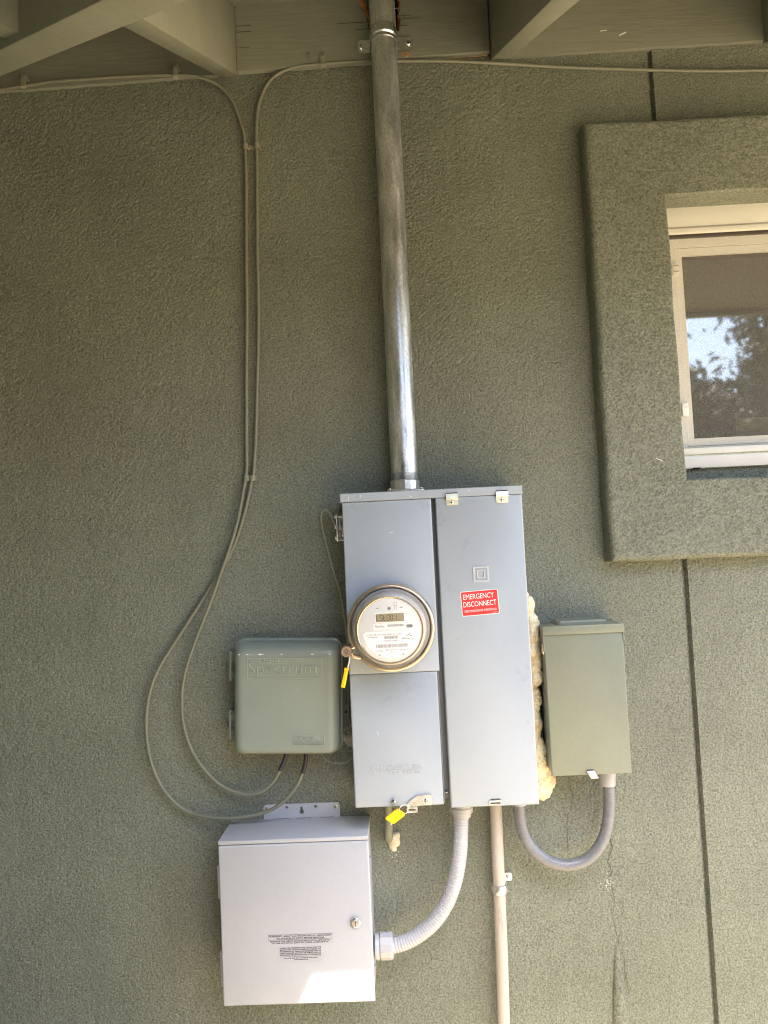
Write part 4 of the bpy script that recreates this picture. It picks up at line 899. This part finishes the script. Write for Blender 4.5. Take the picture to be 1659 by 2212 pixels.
b = NB(); box(b, .3755, .3905, .0982, .0990, 1.0085, 1.0105); link('latch_slot', b, 'ink', t, 0)
b = NB()
for _ in range(26): fleck(b, random.uniform(.305, .468), random.uniform(1.01, 1.29), random.uniform(.0004, .0010), .0985)
o = link('dust_specks', b, 'mortar', t, 0, recalc=False); o['kind'] = 'stuff'
b = NB(); box(b, x0-.0022, x0+.0006, .070, .0935, 1.262, 1.284, .0006); link('hinge_tab', b, 'brass', t)

# ---- grey U of flexible conduit
t = thing('flexible_conduit', 'darker grey smooth flexible conduit hanging in a U from panel to disconnect box', 'conduit', (.33, .05, .776), 'flexible conduits')
b = NB(); ribbed(b, [(.231,.05,.955),(.2305,.05,.922),(.2315,.05,.892),(.239,.05,.858),(.257,.05,.826),(.282,.05,.804),(.310,.05,.7925),(.336,.05,.7895),(.365,.05,.7955),(.391,.05,.8125),(.4125,.05,.8410),(.4260,.05,.8780),(.4325,.05,.9230),(.4330,.05,.9600),(.4330,.05,.975)], .01285, .0058, .00016); link('hose', b, 'flexd', t, 60)
b = NB(); lathe(b, [(.0132, .9600), (.0162, .9605), (.0170, .9635), (.0172, .9760), (.0182, .9765), (.0185, 1.0000)], (.4315, .05, 0), 'z', 32); link('connector', b, 'fitting', t)
b = NB(); lathe(b, [(.0130, .925), (.0168, .9260), (.0175, .9350), (.0175, .9630)], (.2310, .05, 0), 'z', 32); link('connector', b, 'fitting', t)

# ---- expanding foam squeezed out between panel and disconnect box
def blob(name, balls, label, m, vox=.0024, amp=.009, size=.011):
    bm = NB()
    for x, o, z, r, sz in balls:
        b2 = NB(); bmesh.ops.create_icosphere(b2, subdivisions=3, radius=r); b2.transform(Matrix.Translation(V(x, o, z)) @ Matrix.Diagonal((1, 1, sz, 1))); merge(bm, b2)
    ob = link(name, bm, m, None, 180)
    md = ob.modifiers.new('remesh', 'REMESH'); md.mode = 'VOXEL'; md.voxel_size = vox; md.use_smooth_shade = True
    tx = bpy.data.textures.new(name+'_lumps', 'CLOUDS'); tx.noise_scale = size; tx.noise_depth = 3
    d_ = ob.modifiers.new('lumps', 'DISPLACE'); d_.texture = tx; d_.texture_coords = 'GLOBAL'; d_.strength = amp; d_.mid_level = .5
    sm = ob.modifiers.new('smooth', 'SMOOTH'); sm.iterations = 1; sm.factor = .5
    return tag(ob, label, 'foam')
balls = []
for i in range(16):
    t_ = i/15; z = 1.380-.175*t_; xr = .286+.016*min(1, t_*3)+.003*math.sin(i*1.7)
    balls.append((xr-.020, .045+.006*math.sin(i*2.1), z, .0185+.002*math.sin(i*1.3), 1.15)); balls.append((.262, .030, z, .020, 1.1))
for i in range(8):
    z = 1.172-.018*i; balls.append((.275+.004*math.sin(i*1.9), .032, z, .0195+.0015*math.sin(i), 1.15)); balls.append((.258, .02, z, .02, 1.1))
for i in range(9):
    z = 1.052-.012*i; balls.append((.278+.0035*math.sin(i*2.3)+.0012*i, .036, z, .0195+.0006*i, 1.1)); balls.append((.258, .03, z, .02, 1.1))
balls += [(.296, .036, .966, .0205, .95), (.286, .040, .957, .0200, .95), (.272, .034, .952, .016, .9), (.305, .03, .974, .016, .9)]
blob('spray_foam', balls, 'yellow cream expanding foam bulging between panel and green disconnect box', 'foam')
blob('foam_bead', [(.266, .006, 1.575, .006, 1.6), (.2665, .006, 1.560, .007, 1.3), (.2655, .005, 1.542, .006, 1.5), (.2665, .004, 1.525, .004, 1.3)], 'thin bead of dried foam at the upper right edge of the panel', 'crumb', .0016, .004, .006)
# ---- painted pipe stub under the panel and crumbly foam at its foot
b = NB(); tube(b, resample(smooth_path([V(-.0630,.030,.963),V(-.0632,.030,.90),V(-.0640,.028,.872),V(-.0648,.021,.855),V(-.0655,.008,.846),V(-.0655,-.01,.843)], 8), .004), .0094, 20)
tag(link('pipe_stub', b, 'stub'), 'short olive painted pipe bending into the wall under the panel', 'pipe')
blob('crumbled_foam', [(-.0525, .004, .846, .0115, 1.1), (-.050, .003, .835, .0105, 1.0), (-.058, .002, .828, .009, .9), (-.0475, .003, .851, .008, 1), (-.0625, .001, .833, .006, .8), (-.0555, .002, .820, .007, .8)], 'crumbly pale foam plug beside the bent olive pipe on the wall', 'crumb', .0022, .006, .006)

# ================================================================== trees across the yard (three show in the window, one is added for its shade)
def tree(x, o, h, rx, lab, seed, leaves=26000):
    random.seed(seed)
    t = thing('yard_tree', lab, 'tree', (x, o, 0), 'trees across the yard')
    b = NB(); tube(b, smooth_path([V(x, o, -.2), V(x+.1, o, h*.2), V(x-.05, o+.1, h*.45), V(x, o, h*.8)], 5), lambda i, d: max(.02, .14*(1-d/(h*.9))), 10)
    cl_ = []
    for k in range(44):
        a = random.uniform(0, 6.28); e_ = random.uniform(.22, .98); rr_ = rx*math.sqrt(max(0.06, 1-((e_-.52)/.55)**2))*random.uniform(.35, .95)
        c = V(x+rr_*math.cos(a), o+rr_*math.sin(a), h*e_); cl_.append((c, random.uniform(.45, .75)*rx*.55))
        if k < 12: tube(b, smooth_path([V(x, o, h*e_*.55), V(x, o, h*e_*.6).lerp(c, .5), c], 4), lambda i, d: max(.008, .035-.02*d), 6)
    link('trunk', b, 'bark', t)
    vs, fs = [], []
    for _ in range(leaves):
        c, rad = random.choice(cl_); p = c+Vector((random.gauss(0, .5), random.gauss(0, .5), random.gauss(0, .42)))*rad
        u = Vector((random.uniform(-1, 1), random.uniform(-1, 1), random.uniform(-1, 1))).normalized(); v = u.orthogonal().normalized(); s = random.uniform(.035, .075)
        i = len(vs); vs += [p-u*s*1.5, p+v*s*.6, p+u*s*1.5, p-v*s*.6]; fs.append((i, i+1, i+2, i+3))
    me = bpy.data.meshes.new('crown'); base = V(x, o, 0); me.from_pydata([v-base for v in vs], [], fs); me.materials.append(MT['leaf'])
    ob = bpy.data.objects.new('crown', me); C.objects.link(ob); ob.parent = t; ob['kind'] = 'stuff'
tree(6.45, 8.4, 5.5, 1.75, 'tall leafy evergreen tree facing the window across the yard', 3, 48000)
tree(3.7, 9.2, 3.75, 1.7, 'lower bushy tree beside the tall evergreen across the yard', 5)
tree(7.6, 10.5, 5.0, 1.8, 'wide bushy tree behind the tall evergreen across the yard', 8)
tree(-.9, 4.0, 4.6, 1.55, 'dense unseen tree added in the yard to shade the left', 9)  # added out of view so light comes mainly from the right
